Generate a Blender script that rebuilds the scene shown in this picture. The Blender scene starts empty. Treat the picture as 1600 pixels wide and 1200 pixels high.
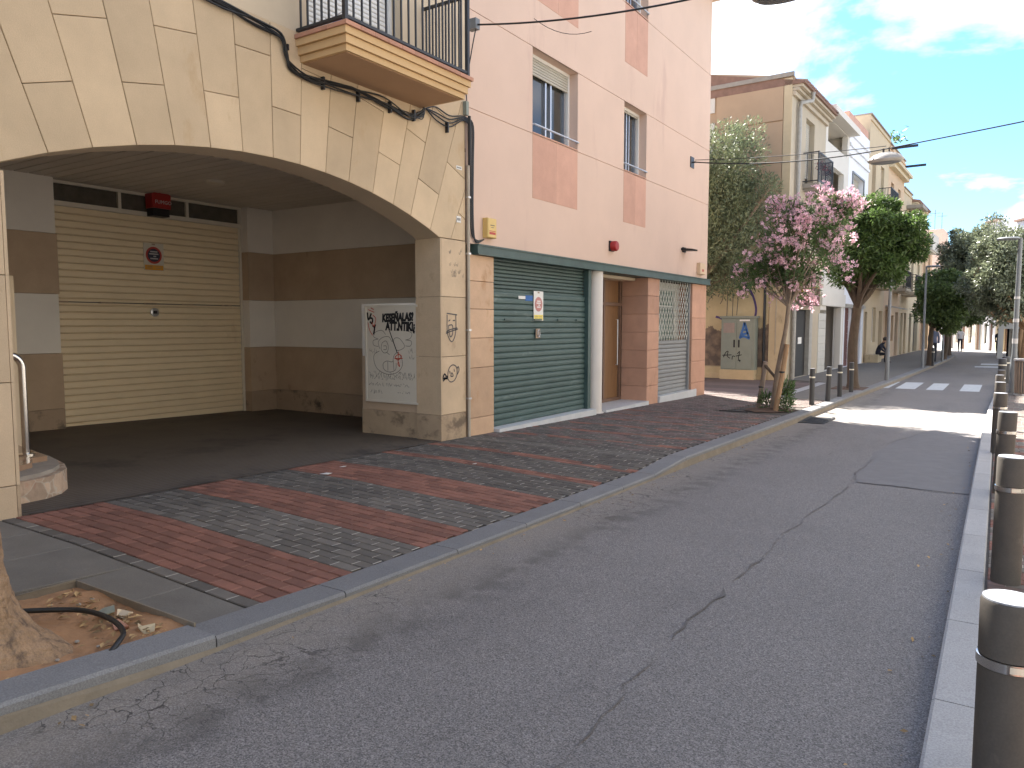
import bpy, bmesh, math, random
import numpy as np
from mathutils import Vector, Matrix
random.seed(7)
PI = math.pi
D = bpy.data
COL = bpy.context.scene.collection
SC = bpy.context.scene

# ------------------------------------------------------------------ camera
cam_d = D.cameras.new('camera'); cam = D.objects.new('camera', cam_d); COL.objects.link(cam)
cam_d.sensor_width = 36; cam_d.lens = 36*1165/1600; cam_d.clip_end = 2000; cam_d.clip_start = 0.05
cam.location = (0, 0, 1.6)
cam.rotation_euler = (math.radians(90-4.6), 0, math.radians(33.1))
SC.camera = cam

# ------------------------------------------------------------------ world, sun, exposure
SUN_EL = math.radians(50); SUN_AZ = math.atan2(-0.73, 0.68)      # direction to the sun: (-0.73, 0.68)
w = D.worlds.new('World'); SC.world = w; w.use_nodes = True
nt = w.node_tree; nt.nodes.clear()
N = nt.nodes.new; L = nt.links.new
out = N('ShaderNodeOutputWorld'); bg = N('ShaderNodeBackground')
sky = N('ShaderNodeTexSky'); sky.sky_type = 'NISHITA'; sky.sun_disc = False
sky.sun_elevation = SUN_EL; sky.sun_rotation = SUN_AZ
sky.air_density = 1.0; sky.dust_density = 0.6; sky.ozone_density = 1.6
tc = N('ShaderNodeTexCoord'); sep = N('ShaderNodeSeparateXYZ'); L(tc.outputs['Generated'], sep.inputs[0])
den = N('ShaderNodeMath'); den.operation = 'ADD'; den.inputs[1].default_value = 0.16; L(sep.outputs['Z'], den.inputs[0])
den2 = N('ShaderNodeMath'); den2.operation = 'MAXIMUM'; den2.inputs[1].default_value = 0.05; L(den.outputs[0], den2.inputs[0])
dv = N('ShaderNodeVectorMath'); dv.operation = 'DIVIDE'; L(tc.outputs['Generated'], dv.inputs[0])
cmb = N('ShaderNodeCombineXYZ')
for i in range(3): L(den2.outputs[0], cmb.inputs[i])
L(cmb.outputs[0], dv.inputs[1])
mp = N('ShaderNodeMapping'); mp.inputs['Location'].default_value = (4.2137, 8.0222, 0); mp.inputs['Scale'].default_value = (1.0, 0.75, 0.0)
L(dv.outputs[0], mp.inputs[0])
nz = N('ShaderNodeTexNoise'); nz.inputs['Scale'].default_value = 1.15; nz.inputs['Detail'].default_value = 9; nz.inputs['Roughness'].default_value = 0.56
nz.inputs['Distortion'].default_value = 0.35
L(mp.outputs[0], nz.inputs['Vector'])
rp = N('ShaderNodeValToRGB'); rp.color_ramp.elements[0].position = 0.475; rp.color_ramp.elements[1].position = 0.60
L(nz.outputs[0], rp.inputs[0])
tint = N('ShaderNodeMix'); tint.data_type = 'RGBA'; tint.blend_type = 'MULTIPLY'; tint.inputs[0].default_value = 1.0
L(sky.outputs[0], tint.inputs[6]); tint.inputs[7].default_value = (0.60, 0.89, 1.14, 1)
mx = N('ShaderNodeMix'); mx.data_type = 'RGBA'
L(rp.outputs[0], mx.inputs[0]); L(tint.outputs[2], mx.inputs[6]); mx.inputs[7].default_value = (10.5, 10.2, 10.0, 1)
L(mx.outputs[2], bg.inputs[0]); bg.inputs[1].default_value = 0.060
L(bg.outputs[0], out.inputs[0])

sun_d = D.lights.new('sun', 'SUN'); sun = D.objects.new('sun', sun_d); COL.objects.link(sun)
sun_d.energy = 5.0; sun_d.angle = math.radians(0.5); sun_d.color = (1.0, 0.94, 0.86)
sd = Vector((-0.73*math.cos(SUN_EL), 0.68*math.cos(SUN_EL), math.sin(SUN_EL)))
sun.rotation_euler = sd.to_track_quat('Z', 'Y').to_euler()
SC.view_settings.view_transform = 'Standard'; SC.view_settings.look = 'None'
SC.view_settings.exposure = 2.2; SC.view_settings.gamma = 1.0
SC.render.engine = 'CYCLES'
SC.cycles.max_bounces = 8; SC.cycles.diffuse_bounces = 5

# ------------------------------------------------------------------ materials
def mat(name, col, rough=0.8, var=0.15, scale=3.0, col2=None, bump=0.0, bscale=60.0, orand=0.0, irand=0.0, metal=0.0,
        mid=0.5, spread=0.25, streak=None, spec=0.5, grime=None, trans=0.0, fine=0.0, bdist=0.01):
    """principled material: base colour mottled by world-space noise, optional per-object / per-piece variation, grime and fine bump"""
    m = D.materials.new(name); m.use_nodes = True
    t = m.node_tree; b = t.nodes['Principled BSDF']; n = t.nodes.new; l = t.links.new
    b.inputs['Roughness'].default_value = rough; b.inputs['Metallic'].default_value = metal
    b.inputs['Specular IOR Level'].default_value = spec
    g = n('ShaderNodeNewGeometry'); pos = g.outputs['Position']
    c1 = tuple(min(1, x*(1+var)) for x in col); c0 = col2 if col2 else tuple(x*(1-var) for x in col)
    vec = pos
    if streak:
        mpn = n('ShaderNodeMapping'); mpn.inputs['Scale'].default_value = streak; l(pos, mpn.inputs[0]); vec = mpn.outputs[0]
    z = n('ShaderNodeTexNoise'); z.inputs['Scale'].default_value = scale; z.inputs['Detail'].default_value = 8; z.inputs['Roughness'].default_value = 0.62
    l(vec, z.inputs['Vector'])
    r = n('ShaderNodeValToRGB'); e = r.color_ramp.elements
    e[0].position = mid-spread; e[1].position = mid+spread; e[0].color = (*c0, 1); e[1].color = (*c1, 1)
    l(z.outputs[0], r.inputs[0]); colr = r.outputs[0]
    def mult(a, val_socket, lo, hi):
        mr = n('ShaderNodeMapRange'); mr.inputs['To Min'].default_value = lo; mr.inputs['To Max'].default_value = hi; l(val_socket, mr.inputs[0])
        k = n('ShaderNodeMix'); k.data_type = 'RGBA'; k.blend_type = 'MULTIPLY'; k.inputs[0].default_value = 1
        l(a, k.inputs[6]); l(mr.outputs[0], k.inputs[7]); return k.outputs[2]
    if orand:
        oi = n('ShaderNodeObjectInfo'); colr = mult(colr, oi.outputs['Random'], 1-orand, 1+orand)
    if irand: colr = mult(colr, g.outputs['Random Per Island'], 1-irand, 1+irand)
    if fine:
        fz = n('ShaderNodeTexNoise'); fz.inputs['Scale'].default_value = 140; fz.inputs['Detail'].default_value = 3; l(pos, fz.inputs['Vector'])
        mr = n('ShaderNodeMapRange'); mr.inputs['From Min'].default_value = 0.3; mr.inputs['From Max'].default_value = 0.7
        mr.inputs['To Min'].default_value = 1-fine; mr.inputs['To Max'].default_value = 1+fine; l(fz.outputs[0], mr.inputs[0])
        k = n('ShaderNodeMix'); k.data_type = 'RGBA'; k.blend_type = 'MULTIPLY'; k.inputs[0].default_value = 1
        l(colr, k.inputs[6]); l(mr.outputs[0], k.inputs[7]); colr = k.outputs[2]
    if grime:      # (colour, threshold, scale, stretch)
        gc, th, gs, st = grime
        mpn = n('ShaderNodeMapping'); mpn.inputs['Scale'].default_value = st; l(pos, mpn.inputs[0])
        gz = n('ShaderNodeTexNoise'); gz.inputs['Scale'].default_value = gs; gz.inputs['Detail'].default_value = 9; gz.inputs['Roughness'].default_value = 0.68
        l(mpn.outputs[0], gz.inputs['Vector'])
        gr = n('ShaderNodeValToRGB'); gr.color_ramp.elements[0].position = th; gr.color_ramp.elements[1].position = th+0.14
        l(gz.outputs[0], gr.inputs[0])
        k = n('ShaderNodeMix'); k.data_type = 'RGBA'; l(gr.outputs[0], k.inputs[0]); l(colr, k.inputs[6]); k.inputs[7].default_value = (*gc, 1)
        colr = k.outputs[2]
    l(colr, b.inputs['Base Color'])
    if bump:
        bz = n('ShaderNodeTexNoise'); bz.inputs['Scale'].default_value = bscale; bz.inputs['Detail'].default_value = 6; l(pos, bz.inputs['Vector'])
        bm_ = n('ShaderNodeBump'); bm_.inputs['Strength'].default_value = bump; bm_.inputs['Distance'].default_value = bdist
        l(bz.outputs[0], bm_.inputs['Height']); l(bm_.outputs[0], b.inputs['Normal'])
    if trans:
        o_ = t.nodes['Material Output']; tr = n('ShaderNodeBsdfTranslucent'); l(colr, tr.inputs[0])
        ms = n('ShaderNodeMixShader'); ms.inputs[0].default_value = trans
        l(b.outputs[0], ms.inputs[1]); l(tr.outputs[0], ms.inputs[2]); l(ms.outputs[0], o_.inputs[0])
    return m

M = {}
M['stone'] = mat('cream_limestone', (0.57, 0.43, 0.275), 0.85, 0.10, 2.2, bump=0.12, bscale=90, orand=0.13, fine=0.06,
                 grime=((0.44, 0.29, 0.15), 0.60, 1.3, (1, 1, 0.45)))
M['stone_pillar'] = mat('pillar_limestone', (0.56, 0.42, 0.275), 0.85, 0.12, 2.5, bump=0.15, bscale=90, orand=0.07, fine=0.07,
                        grime=((0.36, 0.25, 0.15), 0.58, 2.2, (1, 1, 0.6)))
M['stone_base'] = mat('stained_base_stone', (0.42, 0.31, 0.20), 0.88, 0.15, 3, bump=0.2, bscale=80, orand=0.06, fine=0.08, grime=((0.17, 0.125, 0.085), 0.50, 2.6, (1, 1, 1.3)))
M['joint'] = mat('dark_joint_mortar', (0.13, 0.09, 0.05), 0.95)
M['cream_wall'] = mat('cream_render', (0.58, 0.47, 0.33), 0.9, 0.08, 1.5, bump=0.1, bscale=120)
M['pink'] = mat('pink_stucco', (0.66, 0.48, 0.375), 0.92, 0.05, 0.9, bump=0.18, bscale=150, fine=0.05,
                grime=((0.57, 0.395, 0.315), 0.58, 0.9, (1.4, 1.4, 0.28)))
M['pink_panel'] = mat('salmon_panel', (0.56, 0.32, 0.23), 0.85, 0.09, 3, bump=0.12, bscale=120, orand=0.05, fine=0.06)
M['pink_stone'] = mat('pink_sandstone', (0.50, 0.285, 0.19), 0.85, 0.12, 3, bump=0.15, bscale=110, orand=0.09, fine=0.07,
                      grime=((0.40, 0.22, 0.13), 0.60, 2.4, (1, 1, 0.6)))
M['buff_stone'] = mat('buff_sandstone', (0.54, 0.36, 0.23), 0.85, 0.12, 3, bump=0.15, bscale=110, orand=0.12, fine=0.07,
                      grime=((0.44, 0.24, 0.11), 0.57, 2.0, (1, 1, 0.7)))
M['white_wall'] = mat('garage_white_paint', (0.78, 0.73, 0.66), 0.85, 0.06, 1.5, fine=0.03)
M['brown_wall'] = mat('garage_brown_cladding', (0.48, 0.355, 0.245), 0.8, 0.10, 2.2, orand=0.06, fine=0.05, grime=((0.20, 0.13, 0.08), 0.62, 1.8, (1, 1, 0.6)))
M['brown_base'] = mat('garage_base_course', (0.38, 0.28, 0.195), 0.85, 0.15, 2.5, grime=((0.10, 0.08, 0.06), 0.53, 2.5, (1, 1, 1)))
M['ceiling'] = mat('ceiling_slat', (0.62, 0.56, 0.49), 0.55, 0.06, 2, orand=0.05)
M['door_cream'] = mat('cream_painted_metal', (0.8, 0.66, 0.45), 0.55, 0.05, 2, orand=0.035, grime=((0.58, 0.42, 0.24), 0.64, 1.4, (1, 1, 0.4)))
M['frame_white'] = mat('white_metal_frame', (0.68, 0.62, 0.52), 0.5, 0.05)
M['dark_glass'] = mat('dark_glass', (0.05, 0.048, 0.042), 0.08, 0.2, 3, spec=0.6)
M['dusty_glass'] = mat('dusty_transom_glass', (0.10, 0.088, 0.07), 0.25, 0.3, 6, spec=0.5)
M['green_glass'] = mat('greenish_shop_glass', (0.20, 0.25, 0.21), 0.12, 0.25, 1.4, spec=0.6)
M['green_slat'] = mat('green_painted_slat', (0.062, 0.105, 0.096), 0.5, 0.12, 3, orand=0.06, fine=0.04,
                      grime=((0.19, 0.235, 0.215), 0.60, 3, (1, 0.5, 2)))
M['green_beam'] = mat('dark_green_steel', (0.055, 0.092, 0.082), 0.5, 0.2, 4, grime=((0.22, 0.20, 0.14), 0.68, 5, (1, 0.6, 3)))
M['grey_slat'] = mat('grey_galvanised_slat', (0.24, 0.245, 0.24), 0.5, 0.1, 3, orand=0.06)
M['lattice'] = mat('pale_lattice_metal', (0.50, 0.49, 0.42), 0.5, 0.1, 3)
M['white_col'] = mat('white_painted_column', (0.66, 0.61, 0.55), 0.75, 0.05, 2, bump=0.1, grime=((0.30, 0.22, 0.15), 0.66, 3.0, (1.6, 1.6, 0.5)))
M['marble'] = mat('pale_marble_sill', (0.55, 0.56, 0.56), 0.45, 0.1, 4)
M['wood_door'] = mat('brown_wooden_door', (0.22, 0.115, 0.05), 0.5, 0.2, 5, streak=(6, 6, 0.6))
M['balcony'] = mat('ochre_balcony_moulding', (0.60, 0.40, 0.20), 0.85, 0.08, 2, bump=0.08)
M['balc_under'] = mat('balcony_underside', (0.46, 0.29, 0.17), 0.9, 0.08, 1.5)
M['terracotta'] = mat('terracotta_edge_tile', (0.45, 0.23, 0.15), 0.8, 0.12, 4, orand=0.12)
M['iron'] = mat('black_iron', (0.018, 0.019, 0.023), 0.45, 0.2)
M['rubber'] = mat('black_rubber', (0.012, 0.012, 0.012), 0.5, 0.2)
M['conduit'] = mat('weathered_conduit', (0.42, 0.36, 0.28), 0.55, 0.15, 5, metal=0.1)
M['blind'] = mat('white_blind_slat', (0.70, 0.70, 0.68), 0.55, 0.03, orand=0.03)
M['blind_grey'] = mat('beige_roller_blind', (0.44, 0.41, 0.34), 0.6, 0.05, orand=0.04)
M['steel'] = mat('polished_steel', (0.65, 0.63, 0.60), 0.18, 0.03, metal=1.0)
M['alu'] = mat('brushed_aluminium', (0.55, 0.55, 0.56), 0.35, 0.05, metal=0.9)
M['pave_stone'] = mat('polished_brown_marble', (0.34, 0.22, 0.14), 0.15, 0.15, 5)
M['rubble'] = mat('pinkish_rubble_stone', (0.43, 0.315, 0.225), 0.9, 0.2, 7, bump=0.9, bscale=22, grime=((0.42, 0.22, 0.15), 0.56, 6, (1, 1, 1)))
M['cement'] = mat('grey_cement', (0.31, 0.275, 0.23), 0.9, 0.15, 5, bump=0.4, bscale=50)
M['red_brick'] = mat('red_paver', (0.18, 0.078, 0.053), 0.85, 0.16, 9, bump=0.25, bscale=160, orand=0.24, irand=0.26, fine=0.10,
                     grime=((0.12, 0.075, 0.06), 0.66, 3.2, (1, 1, 1)))
M['grey_brick'] = mat('grey_paver', (0.118, 0.104, 0.088), 0.85, 0.16, 9, bump=0.25, bscale=160, orand=0.24, irand=0.26, fine=0.10,
                      grime=((0.125, 0.105, 0.088), 0.66, 3.0, (1, 1, 1)))
M['mauve_brick'] = mat('faded_mauve_paver', (0.145, 0.102, 0.09), 0.85, 0.16, 9, bump=0.25, bscale=160, orand=0.24, irand=0.28, fine=0.10,
                       grime=((0.10, 0.082, 0.074), 0.64, 3.0, (1, 1, 1)))
M['sand_joint'] = mat('sandy_paver_joint', (0.075, 0.064, 0.054), 0.95, 0.3, 7, col2=(0.035, 0.03, 0.026))
M['mortar'] = mat('pale_joint_mortar', (0.4, 0.365, 0.31), 0.95, 0.25, 9)
M['mortar_red'] = mat('reddish_joint_mortar', (0.26, 0.14, 0.105), 0.95, 0.25, 9)
M['granite'] = mat('blue_grey_granite', (0.175, 0.173, 0.172), 0.75, 0.10, 3, bump=0.2, bscale=140, orand=0.08, fine=0.24,
                   grime=((0.13, 0.125, 0.12), 0.63, 1.6, (1, 1, 1)))
M['granite_pale'] = mat('pale_granite', (0.36, 0.355, 0.35), 0.75, 0.10, 3, bump=0.2, bscale=140, orand=0.07, fine=0.22,
                        grime=((0.20, 0.20, 0.20), 0.64, 1.8, (1, 1, 1)))
M['riser'] = mat('sandy_kerb_riser', (0.2, 0.165, 0.12), 0.9, 0.2, 5, bump=0.5, bscale=40)
M['slab'] = mat('smooth_grey_slab', (0.14, 0.127, 0.108), 0.85, 0.15, 4, bump=0.2, bscale=120, orand=0.1, fine=0.15)
M['soil'] = mat('reddish_soil', (0.34, 0.185, 0.09), 0.95, 0.25, 6, bump=1.0, bscale=28, grime=((0.16, 0.095, 0.055), 0.55, 4, (1, 1, 1)))
M['garden_soil'] = mat('dark_planting_soil', (0.10, 0.06, 0.04), 0.95, 0.25, 8, bump=0.8, bscale=30)
M['bark'] = mat('peeling_pale_bark', (0.31, 0.2, 0.115), 0.95, 0.25, 5, bump=1.0, bscale=34, bdist=0.03, streak=(4, 4, 0.7), fine=0.12, grime=((0.13, 0.085, 0.055), 0.50, 9, (2.4, 2.4, 0.45)))
M['bark_dark'] = mat('dark_bark', (0.10, 0.072, 0.05), 0.95, 0.3, 6, bump=0.8, bscale=40, streak=(3, 3, 0.8))
M['bark_grey'] = mat('greyish_bark', (0.24, 0.18, 0.13), 0.95, 0.25, 6, bump=0.6, bscale=40)
M['log'] = mat('weathered_log', (0.34, 0.21, 0.115), 0.9, 0.25, 5, bump=0.5, bscale=40, streak=(4, 4, 0.7))
M['log_grey'] = mat('grey_weathered_log', (0.25, 0.19, 0.145), 0.9, 0.25, 5, bump=0.5, bscale=40, streak=(4, 4, 0.7))
M['leaf_olive'] = mat('olive_leaf', (0.175, 0.21, 0.115), 0.5, 0.15, 2, irand=0.45, trans=0.25)
M['leaf_dark'] = mat('dark_green_leaf', (0.085, 0.14, 0.038), 0.45, 0.2, 2, irand=0.45, trans=0.42)
M['leaf_oleander'] = mat('oleander_leaf', (0.1, 0.16, 0.055), 0.42, 0.2, 2, irand=0.45, trans=0.42)
M['leaf_far'] = mat('street_tree_leaf', (0.12, 0.17, 0.055), 0.4, 0.2, 2, irand=0.45, trans=0.42)
M['leaf_gloss'] = mat('glossy_tree_leaf', (0.19, 0.215, 0.135), 0.3, 0.2, 2, irand=0.5, trans=0.3)  # base colour raised to stand in for white sun glints on the leaves
M['petal'] = mat('pink_petal', (0.82, 0.54, 0.61), 0.7, 0.12, 6, irand=0.30, trans=0.35)
M['bollard'] = mat('brown_painted_steel', (0.088, 0.077, 0.065), 0.78, 0.12, 9, fine=0.08, bump=0.05, grime=((0.15, 0.125, 0.10), 0.60, 9, (1, 1, 0.5)))
M['bollard_dark'] = mat('dark_painted_steel', (0.045, 0.045, 0.045), 0.55, 0.12, 9, fine=0.08)
M['bollard_cap'] = mat('worn_bollard_cap', (0.27, 0.28, 0.3), 0.5, 0.25, 14, grime=((0.10, 0.09, 0.08), 0.58, 22, (1, 1, 1)))
M['reflect'] = mat('reflective_band', (0.75, 0.70, 0.58), 0.3, 0.05, metal=0.3)
M['lamp_grey'] = mat('grey_lamp_paint', (0.16, 0.17, 0.175), 0.45, 0.1)
M['lamp_pale'] = mat('pale_lamp_shell', (0.36, 0.34, 0.30), 0.5, 0.2, 8)
M['cab_green'] = mat('grey_green_cabinet', (0.235, 0.26, 0.215), 0.6, 0.08, 3, grime=((0.32, 0.26, 0.22), 0.66, 3, (1, 1, 1)))
M['mauve_stain'] = mat('faded_pink_paint', (0.31, 0.245, 0.21), 0.7, 0.12, 6)
M['ochre'] = mat('ochre_plaster', (0.54, 0.42, 0.25), 0.9, 0.15, 2, bump=0.3, bscale=30, grime=((0.30, 0.20, 0.12), 0.60, 3, (1, 1, 1)))
M['tan_wall'] = mat('tan_panel_render', (0.44, 0.31, 0.2), 0.9, 0.08, 1, orand=0.05, grime=((0.30, 0.20, 0.12), 0.68, 2, (1, 1, 0.25)))
M['beige_front'] = mat('beige_front_render', (0.45, 0.38, 0.28), 0.9, 0.08, 1.2, grime=((0.34, 0.27, 0.18), 0.62, 1.5, (1, 1, 0.4)))
M['pilaster'] = mat('pale_pilaster', (0.52, 0.42, 0.27), 0.9, 0.1, 2, grime=((0.25, 0.19, 0.12), 0.62, 2, (1, 1, 0.4)))
M['white_front'] = mat('offwhite_front', (0.64, 0.60, 0.53), 0.85, 0.04, 1.2, grime=((0.5, 0.46, 0.40), 0.66, 1.5, (1, 1, 0.3)))
M['bright_front'] = mat('white_front', (0.76, 0.77, 0.80), 0.8, 0.03, 1.2)
M['sand_front'] = mat('sand_front', (0.55, 0.44, 0.29), 0.9, 0.08, 1.2, grime=((0.40, 0.30, 0.18), 0.64, 1.5, (1, 1, 0.4)))
M['peach_front'] = mat('peach_front', (0.6, 0.43, 0.28), 0.9, 0.06, 1.2, grime=((0.48, 0.32, 0.2), 0.66, 1.5, (1, 1, 0.4)))
M['yellow_front'] = mat('pale_yellow_front', (0.6, 0.5, 0.34), 0.9, 0.06, 1.2, grime=((0.48, 0.38, 0.24), 0.66, 1.5, (1, 1, 0.4)))
M['grey_front'] = mat('pale_grey_front', (0.46, 0.46, 0.44), 0.9, 0.05, 1.2)
M['roof_tile'] = mat('brown_roof_tile', (0.24, 0.14, 0.10), 0.85, 0.2, 5, orand=0.2)
M['white_tile'] = mat('white_wall_tile', (0.55, 0.53, 0.47), 0.5, 0.05, 3, orand=0.05)
M['brown_tile'] = mat('brown_wall_tile', (0.22, 0.155, 0.11), 0.6, 0.1, 3, orand=0.08)
M['red_tile'] = mat('dark_red_tile', (0.125, 0.042, 0.034), 0.6, 0.1, 3, orand=0.1)
M['black'] = mat('black_door_paint', (0.012, 0.011, 0.012), 0.5, 0.1)
M['shutter_white'] = mat('white_louvre', (0.62, 0.60, 0.54), 0.6, 0.04, orand=0.03)
M['brown_door'] = mat('brown_door_paint', (0.17, 0.10, 0.065), 0.6, 0.15, 3)
M['dark_wood'] = mat('weathered_brown_shutter', (0.26, 0.17, 0.11), 0.7, 0.15, 3)
M['red_plastic'] = mat('red_plastic', (0.34, 0.018, 0.016), 0.4, 0.06)
M['yellow_plastic'] = mat('cream_yellow_plastic', (0.68, 0.47, 0.16), 0.5, 0.05)
M['cream_plastic'] = mat('cream_plastic', (0.66, 0.48, 0.30), 0.5, 0.05)
M['white_paint'] = mat('white_paint', (0.74, 0.72, 0.67), 0.6, 0.04, 4)
M['panel_white'] = mat('offwhite_steel_panel', (0.62, 0.565, 0.47), 0.5, 0.05, 3, grime=((0.50, 0.44, 0.36), 0.62, 4, (1, 1, 1)))
M['sign_red'] = mat('sign_red', (0.46, 0.05, 0.035), 0.5, 0.05)
M['sign_faded'] = mat('faded_pink_sign', (0.50, 0.22, 0.20), 0.6, 0.1)
M['sign_dark'] = mat('sign_dark_blue', (0.022, 0.025, 0.05), 0.5, 0.1)
M['sign_yellow'] = mat('sign_orange_yellow', (0.72, 0.33, 0.03), 0.5, 0.05)
M['sign_lemon'] = mat('sign_lemon_yellow', (0.75, 0.60, 0.10), 0.5, 0.05)
M['ink'] = mat('black_spray_paint', (0.012, 0.012, 0.014), 0.7, 0.1)
M['ink_grey'] = mat('grey_marker_ink', (0.10, 0.095, 0.095), 0.8, 0.2)
M['ink_thin'] = mat('thin_grey_line', (0.20, 0.18, 0.155), 0.8, 0.2)
M['ink_red'] = mat('red_spray_paint', (0.52, 0.06, 0.03), 0.7, 0.1)
M['ink_purple'] = mat('purple_spray_paint', (0.085, 0.055, 0.16), 0.8, 0.2, 8)
M['ink_blue'] = mat('blue_spray_paint', (0.05, 0.14, 0.36), 0.8, 0.2)
M['blue_plastic'] = mat('blue_plastic', (0.10, 0.20, 0.50), 0.4, 0.05)
M['road_paint'] = mat('worn_white_road_paint', (0.52, 0.54, 0.54), 0.8, 0.1, 8, grime=((0.16, 0.15, 0.15), 0.58, 7, (1, 1, 1)))
M['litter'] = mat('dry_leaf', (0.34, 0.22, 0.10), 0.9, 0.2, 8, irand=0.55)
M['patch'] = mat('bluish_tar_patch', (0.16, 0.15, 0.146), 0.75, 0.12, 6, bump=0.3, bscale=150, fine=0.18)
M['tar'] = mat('dark_tar_seam', (0.115, 0.104, 0.096), 0.8, 0.2, 20, bump=0.5, bscale=90)
M['skin'] = mat('skin', (0.45, 0.27, 0.19), 0.6, 0.05)
M['hair'] = mat('dark_hair', (0.03, 0.022, 0.018), 0.6, 0.1)
M['navy'] = mat('navy_cloth', (0.018, 0.02, 0.035), 0.9, 0.1)
M['denim'] = mat('blue_grey_cloth', (0.10, 0.115, 0.17), 0.9, 0.1)
M['maroon'] = mat('maroon_cloth', (0.22, 0.02, 0.035), 0.9, 0.1)
M['pale_cloth'] = mat('pale_cloth', (0.52, 0.50, 0.48), 0.9, 0.1)
M['teal'] = mat('teal_canvas', (0.06, 0.24, 0.26), 0.8, 0.1)
M['flower_red'] = mat('dark_red_flower', (0.15, 0.03, 0.04), 0.8, 0.2, irand=0.3)
M['orange_sign'] = mat('orange_yellow_board', (0.62, 0.34, 0.05), 0.6, 0.25, 9)
M['maroon_sign'] = mat('maroon_board', (0.11, 0.03, 0.025), 0.6, 0.3, 9)
M['ground'] = mat('dusty_ground', (0.20, 0.17, 0.13), 0.95, 0.2, 0.6)
M['pale_paving'] = mat('pale_paving', (0.42, 0.40, 0.37), 0.85, 0.1, 2)

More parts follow.
